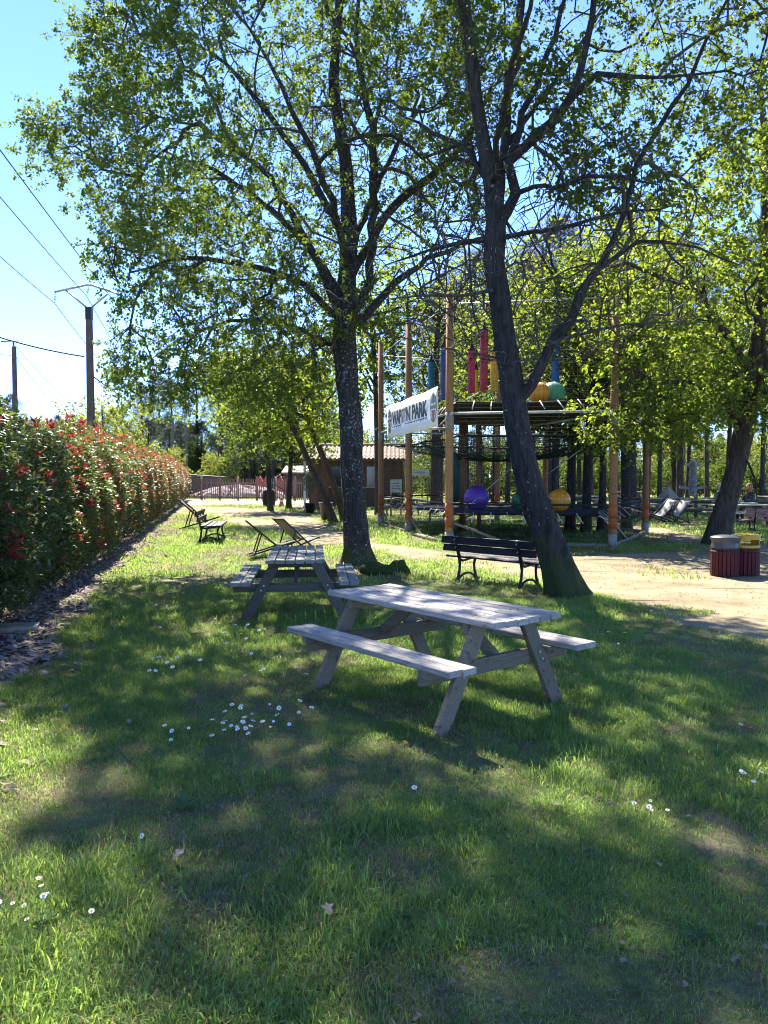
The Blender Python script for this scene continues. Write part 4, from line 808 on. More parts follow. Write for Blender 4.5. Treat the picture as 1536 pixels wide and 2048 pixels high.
# ------------------------------------------------------------------ power poles and wires
def pole(label, base, top, w0, w1, m, cat='power pole'):
    t = thing('power_pole', label, cat, (base[0], base[1], 0)); h = top
    b = MB(); b.add([(sx * w / 2, sy * w * .38, z) for z, w in ((-.1, w0), (h, w1)) for sy in (-1, 1) for sx in (-1, 1)], [(0, 2, 3, 1), (4, 5, 7, 6), (0, 1, 5, 4), (2, 6, 7, 3), (0, 4, 6, 2), (1, 3, 7, 5)]); b.build('shaft', m, t); return t
YP = 32; pt = at(178, 615, YP); PP = pole('tall concrete power pole with a branching steel crossarm rising behind the hedge', (pt.x, YP), pt.z, .31, .215, 'concrete')
L_ = lambda px, py: at(px, py, YP) - Vector((pt.x, YP, 0))
MB().box((0, 0, pt.z - .24), (.25, .2, .5)).build('cap_sleeve', 'iron_black', PP)
MB().tube([L_(109, 584), L_(172, 570)], .045, 8).tube([L_(172, 570), L_(183, 570)], .045, 8).tube([L_(183, 570), L_(221, 583)], .045, 8).build('crossarm', 'steel', PP)
for a, b__ in (((132, 581), (172, 614)), ((215, 588), (184, 614))): MB().tube([L_(*a), L_(*b__)], .038, 8).build('strut', 'steel', PP)
INS = []
for a, b__ in (((111, 586), (109, 606)), ((178, 573), (173, 592)), ((241, 590), (237, 614))):
    A, B = L_(*a), L_(*b__); m = MB(); m.tube([A, B], .012, 6)
    for k in (.35, .52, .69): c = A.lerp(B, k); m.lathe([(.0, .03), (.03, .025), (.065, .0), (.0, -.01)], c, 10)
    m.build('insulator', 'insulator', PP); INS.append(B + Vector((pt.x, YP, 0)))
MB().tube([L_(221, 583), L_(241, 590)], .04, 8).build('crossarm_tip', 'steel', PP)
p2 = at(28, 693, 45); P2 = pole('wooden power pole with a small bracket at the picture edge', (p2.x, 45), p2.z, .26, .2, 'concrete')
MB().tube([(-.75, 0, p2.z + .28), (.25, 0, p2.z + .32)], .03, 6).tube([(0, 0, p2.z), (-.05, 0, p2.z + .3)], .04, 6).build('bracket', 'iron_black', P2)
FAR = []
for px, py, Y, w, lab in ((345, 836, 82, .3, 'thin far power pole above the hedge end'), (372, 850, 84, .34, 'dark far pole right of the thin power pole'), (254, 846, 70, .22, 'pale short pole standing in front of the round tree')):
    q = at(px, py, Y); FAR.append(q); pole(lab, (q.x, Y), q.z, w, w * .8, 'concrete' if px < 300 else 'log_wood')
def wire(label, A, B, sag, r=.014, n=24, ext=None):
    A, B = Vector(A), Vector(B); pts = [A.lerp(B, i / n) - Vector((0, 0, sag * 4 * (i / n) * (1 - i / n))) for i in range(n + 1)]
    tag(MB().tube(pts, r, 5).build('power_wire', 'wire_black', None), label, 'wire', 'overhead wires')
for i, (B, (x, y, Y)) in enumerate(zip(INS, ((-60, 440, 22.0), (-60, 300, 18.0), (-60, 190, 14.6)))):
    A = at(x, y, Y); A2 = B + (A - B) * 3.0; nm = ('left', 'middle', 'right')[i]
    wire('overhead wire from the %s insulator sweeping over the hedge towards the viewer' % nm, B, A2, .3)
    C = FAR[0] + Vector((-1 + i, 0, .2)); wire('overhead wire from the %s insulator running off to the far pole' % nm, B, C, .9)
q0 = at(-60, 655, 32); q1 = at(168, 713, YP); wire('thick cable reaching the concrete pole from the picture edge', q0, q1, .12, .03); q2 = at(170, 722, YP)
wire('cable dropping from the concrete pole behind the oak leaves', at(182, 750, YP), FAR[2] + Vector((3.5, 12, -.5)), .5, .028)
wire('upper wire falling from the wooden pole behind the concrete pole', at(30, 690, 45), FAR[2] + Vector((-2, 0, -.6)), .5); wire('lower wire falling from the wooden pole to the far trees', at(32, 714, 45), FAR[2] + Vector((-3.2, 0, -1.6)), .4)
wire('short wire from the picture edge to the wooden pole', at(-60, 700, 45), at(27, 711, 45), .05)
# ------------------------------------------------------------------ climbing tower
mat('band_orange', (.34, .10, .025), .7, 0, .3, 6); mat('post_grey', (.26, .23, .19), .85, 0, .3, 8); mat('net_black', (.015, .016, .017), .8); mat('net_green', (.02, .05, .045), .8); mat('deck_cloth', (.018, .021, .024), .85, 0, .4, 3, .3, 30); mat('rope_white', (.6, .58, .52), .85); mat('tube_white', (.42, .42, .38), .5)
CT = Vector((3.4, 23.3, 0)); tower = thing('climbing_tower', 'rope climbing tower of wooden posts with dark nets and stacked net decks', 'climbing tower', CT)
POST = {'a': at(762, 1051, 27.0), 'b': at(817, 1069, 22.9), 'c': at(898, 1090, 19.0), 'd': at(1225, 1097, 18.3), 'e': at(1290, 1070, 23.0), 'f': at(1090, 1055, 28.2), 'g': at(994, 1055, 29.0)}
PX = {k: Vector((v.x, v.y, 0)) - Vector((CT.x, CT.y, 0)) for k, v in POST.items()}
TOPZ = {'a': 6.3, 'b': 6.2, 'c': 6.1, 'd': 5.4, 'e': 6.1, 'f': 6.2, 'g': 6.2}
for k, p in PX.items():
    w = .098; b = MB(); n = 8; prof = [(w * 1.02, -.05), (w, 1.0), (w * .98, 3.0), (w * .92, TOPZ[k]), (0, TOPZ[k])]
    b.lathe(prof, p, 10); po = b.build('post', 'post_wood', tower)
    for z0, z1, m in ((.72, 1.05, 'band_orange'), (.46, .70, 'band_orange'), (.02, .34, 'post_grey'), (2.85, 3.25, 'post_grey')):
        MB().lathe([(w + .001, z0), (w + .007, z0), (w + .007, z1), (w + .001, z1)], p, 12).build('band', m, po)
ring = ['a', 'b', 'c', 'd', 'e', 'f', 'g']
def lift(k, z): return PX[k] + Vector((0, 0, z))
for i, k in enumerate(ring):
    k2 = ring[(i + 1) % len(ring)]
    MB().tube([lift(k, 5.85), lift(k2, 5.85)], .014, 6).build('top_cable', 'steel', tower)
    MB().tube([lift(k, 3.22), lift(k2, 3.22)], .032, 8).build('deck_tube', 'tube_white', tower)
    MB().tube([lift(k, .06), lift(k2, .06)], .055, 8).build('ground_log', 'weathered_leg', tower)
    MB().tube([lift(k, 1.02), lift(k2, 1.02)], .025, 6).build('rail_rope', 'net_black', tower)
    pm_ = lift(k, .55).lerp(lift(k2, .55), .04); pe = lift(k, 0).lerp(lift(k2, 0), .42); pe.z = .02
    MB().beam(pm_, pe, .05, .06).build('ground_brace', 'weathered_leg', tower)
def netpanel(A, B, z0, z1, cell, r, name, m, sagf=.0):
    V = []; Fc = []; L = (B - A).length; nx = int(L / cell); nz = int((z1 - z0) / cell); nb = 0
    d = (B - A).normalized(); nr = np.array((-d.y, d.x, 0)); A_ = np.array(A); D_ = np.array(d)
    def bow(u, v): return sagf * math.sin(u * math.pi) * math.sin(v * math.pi)
    lines = []
    for i in range(nx + 1): lines.append([A_ + D_ * L * i / nx + nr * bow(i / nx, j / 6) + np.array((0, 0, z0 + (z1 - z0) * j / 6)) for j in range(7)])
    for j in range(nz + 1): lines.append([A_ + D_ * L * i / 6 + nr * bow(i / 6, j / nz) + np.array((0, 0, z0 + (z1 - z0) * j / nz)) for i in range(7)])
    P = np.array(lines); t = np.gradient(P, axis=1); t /= np.linalg.norm(t, axis=2, keepdims=True); u = np.cross(t, nr + .01); u /= np.linalg.norm(u, axis=2, keepdims=True); w = np.cross(t, u); a = np.arange(3) * 2.094
    VV = P[:, :, None, :] + r * (np.cos(a)[None, None, :, None] * u[:, :, None, :] + np.sin(a)[None, None, :, None] * w[:, :, None, :]); k, m_, _, _ = VV.shape
    idx = np.arange(k * m_ * 3).reshape(k, m_, 3); q = np.stack([idx[:, :-1], np.roll(idx, -1, 2)[:, :-1], np.roll(idx, -1, 2)[:, 1:], idx[:, 1:]], -1).reshape(-1, 4)
    return tag(link(name, np_mesh(name, VV.reshape(-1, 3), q), m, tower), kind='stuff')
for i, k in enumerate(ring):
    k2 = ring[(i + 1) % len(ring)]
    netpanel(PX[k], PX[k2], .08, 3.2, .085, .0022, 'side_net', 'net_black', .12); netpanel(PX[k], PX[k2], 3.25, 5.82, .10, .0022, 'side_net', 'net_black', .1)
def deck(z, shrink, sag, m, name, thick=.02, lace=True, nr=8, rows=7, net=False):
    P = [PX[k] * shrink for k in ring]; c = sum(P, Vector()) / len(P); b = MB(); N = len(P) * nr; vs = []
    edge = []
    for i in range(len(P)):
        for j in range(nr):
            u = j / nr; q = P[i].lerp(P[(i + 1) % len(P)], u); q = q + (c - q) * .10 * math.sin(u * math.pi); edge.append(q)
    for r_ in range(rows + 1):
        f_ = 1 - r_ / rows * .97
        for q in edge: v = c + (q - c) * f_; vs.append((v.x, v.y, z - sag * (1 - f_ * f_)))
    fs = [(r_ * N + k, r_ * N + (k + 1) % N, (r_ + 1) * N + (k + 1) % N, (r_ + 1) * N + k) for r_ in range(rows) for k in range(N)]
    b.add(vs, fs, 0, True); o = b.build(name, m, tower); md = o.modifiers.new('thick', 'WIREFRAME' if net else 'SOLIDIFY'); md.thickness = thick
    rp = MB(); rp.tube([(q.x, q.y, z + .01) for q in edge] + [(edge[0].x, edge[0].y, z + .01)], .03, 6, 0, False); rp.build('edge_rope', 'net_black', o)
    if lace:
        lc = MB()
        for i in range(len(P)):
            lc.tube([(P[i].x, P[i].y, z), tuple(PX[ring[i]] + Vector((0, 0, z - .12)))], .018, 5)
            for j in range(1, nr):
                q = edge[i * nr + j]; w = PX[ring[i]].lerp(PX[ring[(i + 1) % len(P)]], j / nr); e = q.lerp(Vector((w.x, w.y, 0)), .45); lc.tube([(q.x, q.y, z + .05), (e.x, e.y, z - .18)], .014, 5)
        tag(lc.build('lacing', 'rope_white', o), kind='stuff')
    return o
deck(.74, .90, .02, 'deck_cloth', 'lower_deck'); deck(3.52, .90, .03, 'deck_cloth', 'upper_deck'); deck(2.7, .86, .55, 'net_green', 'middle_deck', .013, False, 16, 22, True)
# upright mesh column in the middle, with hanging net funnel
cx = Vector((-.75, 1.3, 0)); nn = 12
for i in range(nn):
    a0, a1 = i * 2 * math.pi / nn, (i + 1) * 2 * math.pi / nn; netpanel(cx + Vector((math.cos(a0) * .5, math.sin(a0) * .5, 0)), cx + Vector((math.cos(a1) * .5, math.sin(a1) * .5, 0)), .05, 3.3, .09, .004, 'mesh_column', 'rope_white' if i % 3 == 0 else 'net_black')
for i in range(3):
    a = i * 2.1; MB().tube([cx + Vector((math.cos(a) * .35, math.sin(a) * .35, 0)), cx + Vector((math.cos(a) * .35, math.sin(a) * .35, 3.4))], .07, 8).build('inner_pole', 'post_wood', tower)
for a, b__ in (((835, 640), (880, 745)), ((1030, 775), (1080, 730)), ((905, 815), (1000, 760)), ((960, 860), (1010, 910)), ((1160, 900), (1080, 960)), ((940, 1010), (1040, 920))):
    MB().tube([at(*a, 21) - CT, at(*b__, 22.5) - CT], .011, 5).build('guy_rope', 'rope_white', tower)
for a, b__ in (((1215, 828), (1060, 852)), ((905, 826), (880, 850)), ((860, 858), (905, 856))): MB().tube([at(*a, 18.4) - CT, at(*b__, 22.5) - CT], .03, 6).build('cross_tube', 'tube_white', tower)
# hanging padded tubes and big balls
def hanging_tube(px, y0, y1, Y, w, col, label, m):
    mat(m, col, .45, 0, .15, 5, .15, 20, spec=.35)
    a = at(px, y0, Y); b = at(px, y1, Y); t = thing('hanging_tube', label, 'padded tube', (a.x, Y, b.z), 0, 'padded tubes hanging in the tower'); L = a.z - b.z; r = w / 2
    MB().lathe([(0, 0), (r * .9, .0), (r, .03), (r, L - .03), (r * .9, L), (0, L)], n=18).build('padding', m, t)
    MB().lathe([(r + .001, L - .03), (r + .012, L - .03), (r + .012, L + .025), (0, L + .03)], n=18).build('top_cap', 'iron_black', t)
    tp = 5.82 - b.z; s_ = MB(); s_.tube([(0, 0, L), (0, 0, L + .22)], .03, 6)
    for k in range(3): s_.tube([(r * .7 * math.cos(k * 2.1), r * .7 * math.sin(k * 2.1), L), (0, 0, L + .22)], .012, 5)
    s_.tube([(0, 0, L + .2), (0, 0, tp)], .012, 5); s_.build('suspension', 'net_black', t)
for a in ((968, 660, 782, 21.5, .215, (.36, .02, .03), 'tall red padded tube hanging in the middle of the tower', 'pad_red'), (943, 699, 786, 22.5, .2, (.32, .02, .06), 'shorter crimson padded tube left of the tall red one', 'pad_crimson'),
          (989, 702, 784, 21.8, .22, (.60, .36, .02), 'yellow padded tube between the tall red tube and the forked oak', 'pad_yellow'), (952, 738, 785, 23.5, .12, (.60, .36, .02), 'narrow yellow padded tube peeking between the two red ones', 'pad_yellow'),
          (888, 692, 800, 23, .19, (.015, .06, .24), 'dark blue padded tube just left of the tower middle post', 'pad_blue'), (863, 722, 806, 24.5, .2, (.01, .13, .15), 'teal padded tube above the banner', 'pad_teal'), (1112, 668, 782, 22, .215, (.012, .13, .38), 'bright blue padded tube right of the forked branch', 'pad_bright_blue')): hanging_tube(*a)
MB_ = MB(); tag(thing('hanging_bag', 'dark teal cloth bag hanging under the middle deck', 'cloth bag', at(910, 1005, 23)), None); bagr = bpy.data.objects['hanging_bag']
mat('bag_teal', (.008, .06, .055), .8, 0, .3, 4); MB().lathe([(0, 0), (.12, .02), (.15, .3), (.15, 1.1), (.10, 1.35), (.02, 1.5)], n=12).build('cloth', 'bag_teal', bagr); MB().tube([(0, 0, 1.45), (0, 0, 2.9 - .95)], .012, 5).build('cord', 'net_black', bagr)
def ball(px, py, Y, r, col, label, m, dent=.0):
    mat(m, col, .35, 0, .1, 3, spec=.45); p = at(px, py, Y); t = thing('play_ball', label, 'ball', p, random.random() * 6, 'big balls lying on the tower decks'); n = 28; b = MB()
    pr = [(r * math.sin(math.pi * i / 16) * (1 + .0 * i), -r * math.cos(math.pi * i / 16) * (.98)) for i in range(17)]; pr[0] = (0, -r * .98); b.lathe(pr, n=n); b.build('shell', m, t)
    sm = MB()
    for k in range(8):                           # moulded ribs running over the ball
        a = k * math.pi / 4; sm.tube([(r * 1.002 * math.sin(q) * math.cos(a), r * 1.002 * math.sin(q) * math.sin(a), r * .982 * math.cos(q)) for q in [i * math.pi / 14 + .1 for i in range(13)]], .006, 4, 0, False)
    sm.build('seams', m, t); MB().tube([(0, -r * .99, 0), (0, -r * 1.01, 0)], .03, 10).build('valve', 'iron_black', t); return t
ball(953, 996, 21.5, .35, (.12, .045, .33), 'big purple ball on the lower net deck', 'ball_purple'); ball(1118, 1001, 20.5, .30, (.72, .30, .02), 'big orange yellow ball on the lower deck right of the mossy oak', 'ball_yellow'); ball(1045, 1003, 21.5, .31, (.03, .16, .07), 'big green ball on the lower deck half behind the mossy oak', 'ball_green')
ball(1078, 786, 20.1, .28, (.75, .34, .015), 'bright yellow ball on the upper deck behind the forked oak', 'ball_yellow'); ball(1106, 789, 20.5, .335, (.10, .36, .16), 'pale green ball on the upper deck beside the bright blue tube', 'ball_pale_green')
# banner
mat('banner_white', (.74, .75, .74), .5, 0, .04, 1.5, .1, 3); mat('print_dark', (.016, .04, .042), .6); mat('print_tan', (.2, .14, .08), .7, 0, .6, 60, col2=(.36, .3, .2)); mat('print_brown', (.23, .085, .06), .6); mat('print_grey', (.12, .15, .135), .6)
A = Vector((.10, 25.0, 2.91)); B = Vector((1.33, 19.35, 2.88)); bl = (B - A).length; ban = thing('park_banner', 'white banner with the park name and two oval crests on the tower posts', 'banner', A, math.atan2(B.y - A.y, B.x - A.x)); hb = 1.0
vs = [(bl * i / 24, .003 * math.sin(i * 1.1) + .002 * math.sin(i * 2.9 + j), hb * j / 4 + .012 * math.sin(i * .6)) for j in range(5) for i in range(25)]
o = MB().add(vs, [(j * 25 + i, j * 25 + i + 1, (j + 1) * 25 + i + 1, (j + 1) * 25 + i) for j in range(4) for i in range(24)], 0, True).build('sheet', 'banner_white', ban); md = o.modifiers.new('t', 'SOLIDIFY'); md.thickness = .004
def text(body, x, z, size, m, wd, name='lettering', off=.0, kind=None):
    cu = bpy.data.curves.new(name, 'FONT'); cu.body = body; cu.size = size; cu.offset = off; cu.extrude = .002; tmp = bpy.data.objects.new('tmp_text', cu); COL.objects.link(tmp); bpy.context.view_layer.update()
    me = bpy.data.meshes.new_from_object(tmp.evaluated_get(bpy.context.evaluated_depsgraph_get())); bpy.data.objects.remove(tmp)
    xs = [v.co.x for v in me.vertices]; ys_ = [v.co.y for v in me.vertices]; x0, x1, y0, y1 = min(xs), max(xs), min(ys_), max(ys_)
    for v in me.vertices: v.co = Vector((x + (v.co.x - x0) / (x1 - x0) * wd, -.012 - v.co.z, z + (v.co.y - y0) / (y1 - y0) * size))
    me.materials.clear(); return tag(link(name, me, m, ban), kind='stuff')
lx = bl * .13; lw = bl * .70
text('WAP', lx, .36, .42, 'print_dark', lw * .30, off=.012); text("IT'", lx + lw * .315, .36, .42, 'print_tan', lw * .13, off=.012); text('N PARK', lx + lw * .455, .36, .42, 'print_dark', lw * .545, off=.012)
for k in range(17):
    if k not in (5, 6): MB().box((lx + lw * (k + .5) / 17, -.012, .305), (lw / 17 * .62, .004, .028)).build('underline_dash', 'print_dark', ban)
def oval(cx_, rx, rz_, y, m, name, z=.52, inner=None):
    b = MB(); n = 32; out = [(cx_ + rx * math.cos(2 * math.pi * k / n), y, z + rz_ * math.sin(2 * math.pi * k / n)) for k in range(n)]
    if inner: inn = [(cx_ + rx * inner * math.cos(2 * math.pi * k / n), y, z + rz_ * inner * math.sin(2 * math.pi * k / n)) for k in range(n)]; b.add(out + inn, [(k, (k + 1) % n, n + (k + 1) % n, n + k) for k in range(n)])
    else: b.add(out, [list(range(n))])
    return b.build(name, m, ban)
for c in (.36, bl - .40):
    e = oval(c, .29, .37, -.009, 'print_grey', 'crest_ring', inner=.88)
    for nm, q in (('crest_top', [(-.2, .62), (-.12, .80), (0, .86), (.12, .80), (.2, .62), (.1, .66), (0, .60), (-.1, .66)]), ('crest_band', [(-.26, .58), (.26, .58), (.25, .49), (-.25, .49)])):
        MB().add([(c + x, -.010, z) for x, z in q], [list(range(len(q)))]).build(nm, 'print_grey', ban)
    q = [(-.15, .46), (.15, .46), (.13, .34), (.06, .22), (0, .18), (-.06, .22), (-.13, .34)]; MB().add([(c + x, -.011, z) for x, z in q], [list(range(len(q)))]).build('crest_shield', 'print_brown', ban)
# pale wooden step frame under the tower, sign boards behind
sf = thing('step_frame', 'pale wooden step frame standing under the tower left side', 'step frame', G(875, 1052))
for s in (-1, 1): MB().beam((s * .28, -.25, 0), (s * .22, .18, .62), .05, .07).build('leg', 'pale_wood', sf); MB().beam((s * .28, .45, 0), (s * .22, .2, .62), .05, .07).build('leg', 'pale_wood', sf)
for y, z in ((-.18, .12), (-.04, .34), (.12, .58)): MB().box((0, y, z), (.6, .16, .035)).build('step', 'pale_wood', sf)
for px, py, Y, w, h, lab, nm in ((792, 985, 33, .5, .55, 'small pale notice panel behind the tower left post', 'notice_panel'), (840, 952, 40, .95, .35, 'wide white sign board behind the tower left net', 'sign_board')):
    p = at(px, py, Y); t = thing(nm, lab, 'sign', (p.x, Y, 0)); MB().box((0, 0, p.z + h / 2), (w, .03, h)).build('panel', 'tube_white', t)
    for s in (-1, 1): MB().tube([(s * w * .42, .03, 0), (s * w * .42, .03, p.z + h)], .035, 8).build('post', 'weathered_leg', t)
    for k in range(3): MB().box((0, -.018, p.z + h * (.3 + .2 * k)), (w * (.7 - .12 * k), .004, h * .05)).build('text_line', 'print_grey', t)
# ------------------------------------------------------------------ hut, fences and things far back
mat('roof_tile', (.30, .23, .17), .85, 0, .3, 3, .2, 20, col2=(.42, .34, .27)); mat('white_paint', (.72, .72, .70), .6, 0, .08, 4); mat('glass_dark', (.02, .022, .025), .1, 0, .1, 4, spec=.6); mat('deck_board', (.10, .085, .075), .8, 0, .3, 4); mat('pot_black', (.03, .032, .034), .5, 0, .2, 5, spec=.35)
HYt = 42.0; hut = thing('wooden_hut', 'brown wooden hut with a pale tiled roof behind the leaning oaks', 'hut', (-4.1, HYt, 0)); wd, dp, eave = 5.2, 3.6, 2.62
for i in range(34):                           # vertical wall boards of the front, with the serving hatch left open
    x = .1 + i * (wd - .2) / 34; w_ = (wd - .2) / 34 - .012; hatch = 3.15 < x + w_ / 2 < 3.95 or 1.2 < x + w_ / 2 < 2.0
    for z0, z1 in (((.12, 1.15), (2.25, eave)) if hatch else ((.12, eave),)): MB().box((x + w_ / 2, 0, (z0 + z1) / 2), (w_, .03 + .004 * (i % 2), z1 - z0)).build('wall_board', 'hut_wood', hut)
MB().box((wd / 2, dp / 2 + .1, 1.3), (wd - .1, dp - .1, 2.5)).build('inner_wall', 'hut_wood', hut)
for x0 in (1.2, 3.15):
    w = MB().box((x0 + .4, .02, 1.7), (.84, .05, 1.08)).build('window', 'glass_dark', hut); MB().box((x0 + .4, -.04, 1.13), (.95, .14, .05)).build('sill', 'pale_wood', w)
    for dx in (-.02, .82): MB().box((x0 + dx, -.03, 1.7), (.06, .05, 1.1)).build('frame', 'hut_wood', w)
MB().box((-.05, -1.1, 1.3), (.13, .13, 2.5)).build('porch_post', 'white_paint', hut)
for i in range(9): MB().box((wd / 2 - .5, -.2 - i * .15, .08), (wd + 1, .135, .05)).build('deck_plank', 'deck_board', hut)
MB().box((-.2, -.6, 2.58), (.5, 1.5, .1)).build('porch_beam', 'hut_wood', hut); MB().beam((-.05, -1.05, 2.1), (-.05, -.3, 2.55), .06, .06).build('porch_brace', 'hut_wood', hut)
roof = MB().add([(-.35, -.55, eave - .02), (wd + .35, -.55, eave - .02), (wd + .35, dp / 2, eave + .78), (-.35, dp / 2, eave + .78), (wd + .35, dp + .55, eave - .02), (-.35, dp + .55, eave - .02), (-.35, -.55, eave - .1), (wd + .35, -.55, eave - .1)], [(0, 1, 2, 3), (3, 2, 4, 5), (6, 7, 1, 0)]).build('roof', 'hut_wood', hut)
tl = MB(); nseg = 6; tw_, tl_ = .225, .36                     # one curved tile, repeated over the slope that is in view
tl.add([(tw_ * k / nseg, y, z + .045 * math.sin(math.pi * 2 * k / nseg + .4)) for y, z in ((0, 0), (tl_ + .05, .0)) for k in range(nseg + 1)], [(k, k + 1, k + nseg + 2, k + nseg + 1) for k in range(nseg)], 0, True); tm = tl.mesh('tile')
sl_ = math.atan2(.80, dp / 2 + .55); slen = math.hypot(.80, dp / 2 + .55)
for r_ in range(int(slen / tl_)):
    for c_ in range(int((wd + .7) / tw_)):
        o = link('tile', tm, 'roof_tile', roof); o.location = (-.35 + c_ * tw_, -.60 + math.cos(sl_) * r_ * tl_, eave + .05 + math.sin(sl_) * r_ * tl_ + .012 * (r_ % 2)); o.rotation_euler = (sl_ - .03, 0, random.uniform(-.02, .02))
MB().tube([(-.4, dp / 2 + .02, eave + .84), (wd + .4, dp / 2 + .02, eave + .84)], .09, 8).build('ridge', 'roof_tile', roof)
shed = thing('side_shed', 'low pale roofed shed left of the wooden hut', 'shed', (-7.9, 62, 0)); MB().box((1.1, 1, 1.0), (2.3, 2, 2.0)).build('wall', 'hut_wood', shed); MB().add([(-.2, -.4, 1.95), (2.5, -.4, 1.95), (2.5, 2.4, 2.5), (-.2, 2.4, 2.5), (-.2, -.4, 2.05), (2.5, -.4, 2.05), (2.5, 2.4, 2.6), (-.2, 2.4, 2.6)], [(0, 3, 2, 1), (4, 5, 6, 7), (0, 1, 5, 4), (2, 3, 7, 6), (0, 4, 7, 3), (1, 2, 6, 5)]).build('roof', 'roof_tile', shed); MB().box((.7, -.02, .95), (.8, .04, 1.8)).build('door', 'deck_board', shed)
# plant pots, barrel, cone
leafmat('olive_leaf', [(0, (.06, .075, .04)), (1, (.13, .14, .09))], .3, (.25, .28, .1), .5, .3)
pot = thing('plant_pot', 'round black pot with a small olive tree in front of the hut', 'plant pot', G(620, 1026)); MB().lathe([(0, 0), (.19, 0), (.24, .42), (.26, .42), (.26, .47), (.22, .47), (.21, .4), (0, .4)], n=18).build('pot', 'pot_black', pot); MB().tube([(0, 0, .3), (.02, 0, .8), (-.02, .01, 1.3)], [.03, .025, .015], 6).build('stem', 'bark_brown', pot)
rr = np.random.default_rng(3); P = rand_dirs(1100, rr) * rr.random((1100, 1)) ** .4 * np.array([.42, .42, .62]) + np.array([0, 0, 1.5]); tag(link('crown', np_mesh('crown', *leaves(P, rand_dirs(1100, rr), .11 * rr.uniform(.6, 1.2, 1100), LANCE, OAKF, rr)), 'olive_leaf', pot), kind='stuff')
p2t = thing('tall_planter', 'tall tapered dark grey planter beside the leaning oak', 'planter', G(652, 1041)); MB().lathe([(0, 0), (.17, 0), (.26, .66), (.28, .66), (.28, .70), (.23, .70), (.22, .6), (0, .6)], n=20).build('vessel', 'bin_grey', p2t); MB().lathe([(0, .615), (.21, .61)], n=16).build('soil', 'mulch', p2t)
brl = thing('barrel', 'dark wooden barrel beside the bare leaning trunk', 'barrel', G(538, 1013)); MB().lathe([(0, 0), (.30, 0), (.37, .25), (.39, .5), (.37, .75), (.30, 1.0), (.28, .97), (0, .97)], n=20).build('staves', 'chair_wood', brl)
for z, r_ in ((.12, .342), (.33, .382), (.67, .382), (.88, .342)): MB().lathe([(r_, z - .03), (r_ + .006, z - .03), (r_ + .006, z + .03), (r_, z + .03)], n=20).build('hoop', 'iron_black', brl)
mat('cone_orange', (.62, .13, .05), .6, 0, .1, 4); cn = thing('traffic_cone', 'faded orange traffic cone with pale bands near the hut porch', 'traffic cone', G(563, 1014)); MB().box((0, 0, .02), (.36, .36, .04)).build('base', 'cone_orange', cn); MB().lathe([(.15, .04), (.03, .72), (.0, .72)], n=14).build('body', 'cone_orange', cn)
for z in (.28, .5): MB().lathe([(.15 - .176 * (z - .04) + .003, z), (.15 - .176 * (z + .06) + .003, z + .1)], n=14).build('band', 'white_paint', cn)
# picket fence, one picket at a time
fa, fb = at(366, 1000, 57), at(668, 1000, 54); fa.z = fb.z = 0; FL = (fb - fa).length; fr = math.atan2(fb.y - fa.y, fb.x - fa.x); fence = thing('picket_fence', 'thin brown picket fence along the sandy track beyond the hedge', 'fence', fa, fr)
pk = MB().add([(sx * .026, sy * .012, z) for z in (.06, 1.5) for sy in (-1, 1) for sx in (-1, 1)] + [(0, -.012, 1.57), (0, .012, 1.57)], [(0, 2, 3, 1), (0, 1, 5, 4), (2, 6, 7, 3), (0, 4, 6, 2), (1, 3, 7, 5), (4, 5, 8), (7, 6, 9), (5, 7, 9, 8), (6, 4, 8, 9)]).mesh('picket')
for i in range(int(FL / .15)): o = link('picket', pk, 'fence_wood', fence); o.location = (i * .15 + .07, random.uniform(-.01, .01), random.uniform(-.03, .03)); o.rotation_euler = (0, random.uniform(-.03, .03), 0)
for z in (.22, 1.25): MB().box((FL / 2, .04, z), (FL, .04, .09)).build('rail', 'fence_wood', fence)
for i in range(9): MB().box((FL * i / 8, .09, .85), (.12, .12, 1.75)).build('fence_post', 'pale_wood' if i % 2 else 'fence_wood', fence)
MB().beam((.1, -.02, 1.15), (1.1, -.02, .15), .04, .05).build('gate_brace', 'chair_wood', fence); MB().beam((FL * .62, -.05, 1.15), (FL * .62 + 1.6, -.05, .25), .04, .05).build('gate_brace', 'chair_wood', fence)
# rubble mound, red pointed panels, dark shed wall behind the picket fence
mat('rubble', (.30, .2, .17), .95, 0, .4, 3, .6, 10, col2=(.5, .4, .36)); mnd = thing('rubble_mound', 'low heap of pinkish broken tiles behind the picket fence', 'rubble heap', at(478, 990, 62) * Vector((1, 1, 0)))
b = MB(); ring_ = 40
prf = [(4.2, 0), (3.4, .35), (2.2, .75), (1.0, .95), (0, 1.0)]
b.add([(r_ * math.cos(a) * (1 + .1 * math.sin(a * 5)), r_ * .5 * math.sin(a), z + (.08 * math.sin(a * 7 + r_ * 5) if z else -.02)) for r_, z in prf for a in [k * 2 * math.pi / ring_ for k in range(ring_)]], [(i * ring_ + k, i * ring_ + (k + 1) % ring_, (i + 1) * ring_ + (k + 1) % ring_, (i + 1) * ring_ + k) for i in range(4) for k in range(ring_)], 0, False); b.build('heap', 'rubble', mnd)
V = []; 
sb = MB()
for i in range(900):
    a = random.uniform(math.pi, 2 * math.pi); u = random.random() ** .6; x, y, z = 4 * u * math.cos(a), 2 * u * math.sin(a), 1.0 - .95 * u ** 1.4; sb.box((x, y, z), (random.uniform(.15, .38), random.uniform(.1, .25), random.uniform(.03, .08)), Euler((random.uniform(-.6, .6), random.uniform(-.6, .6), random.uniform(0, 6))).to_matrix())
tag(sb.build('broken_tiles', 'rubble', mnd), kind='stuff')
mat('red_panel', (.36, .07, .055), .7, 0, .2, 4)
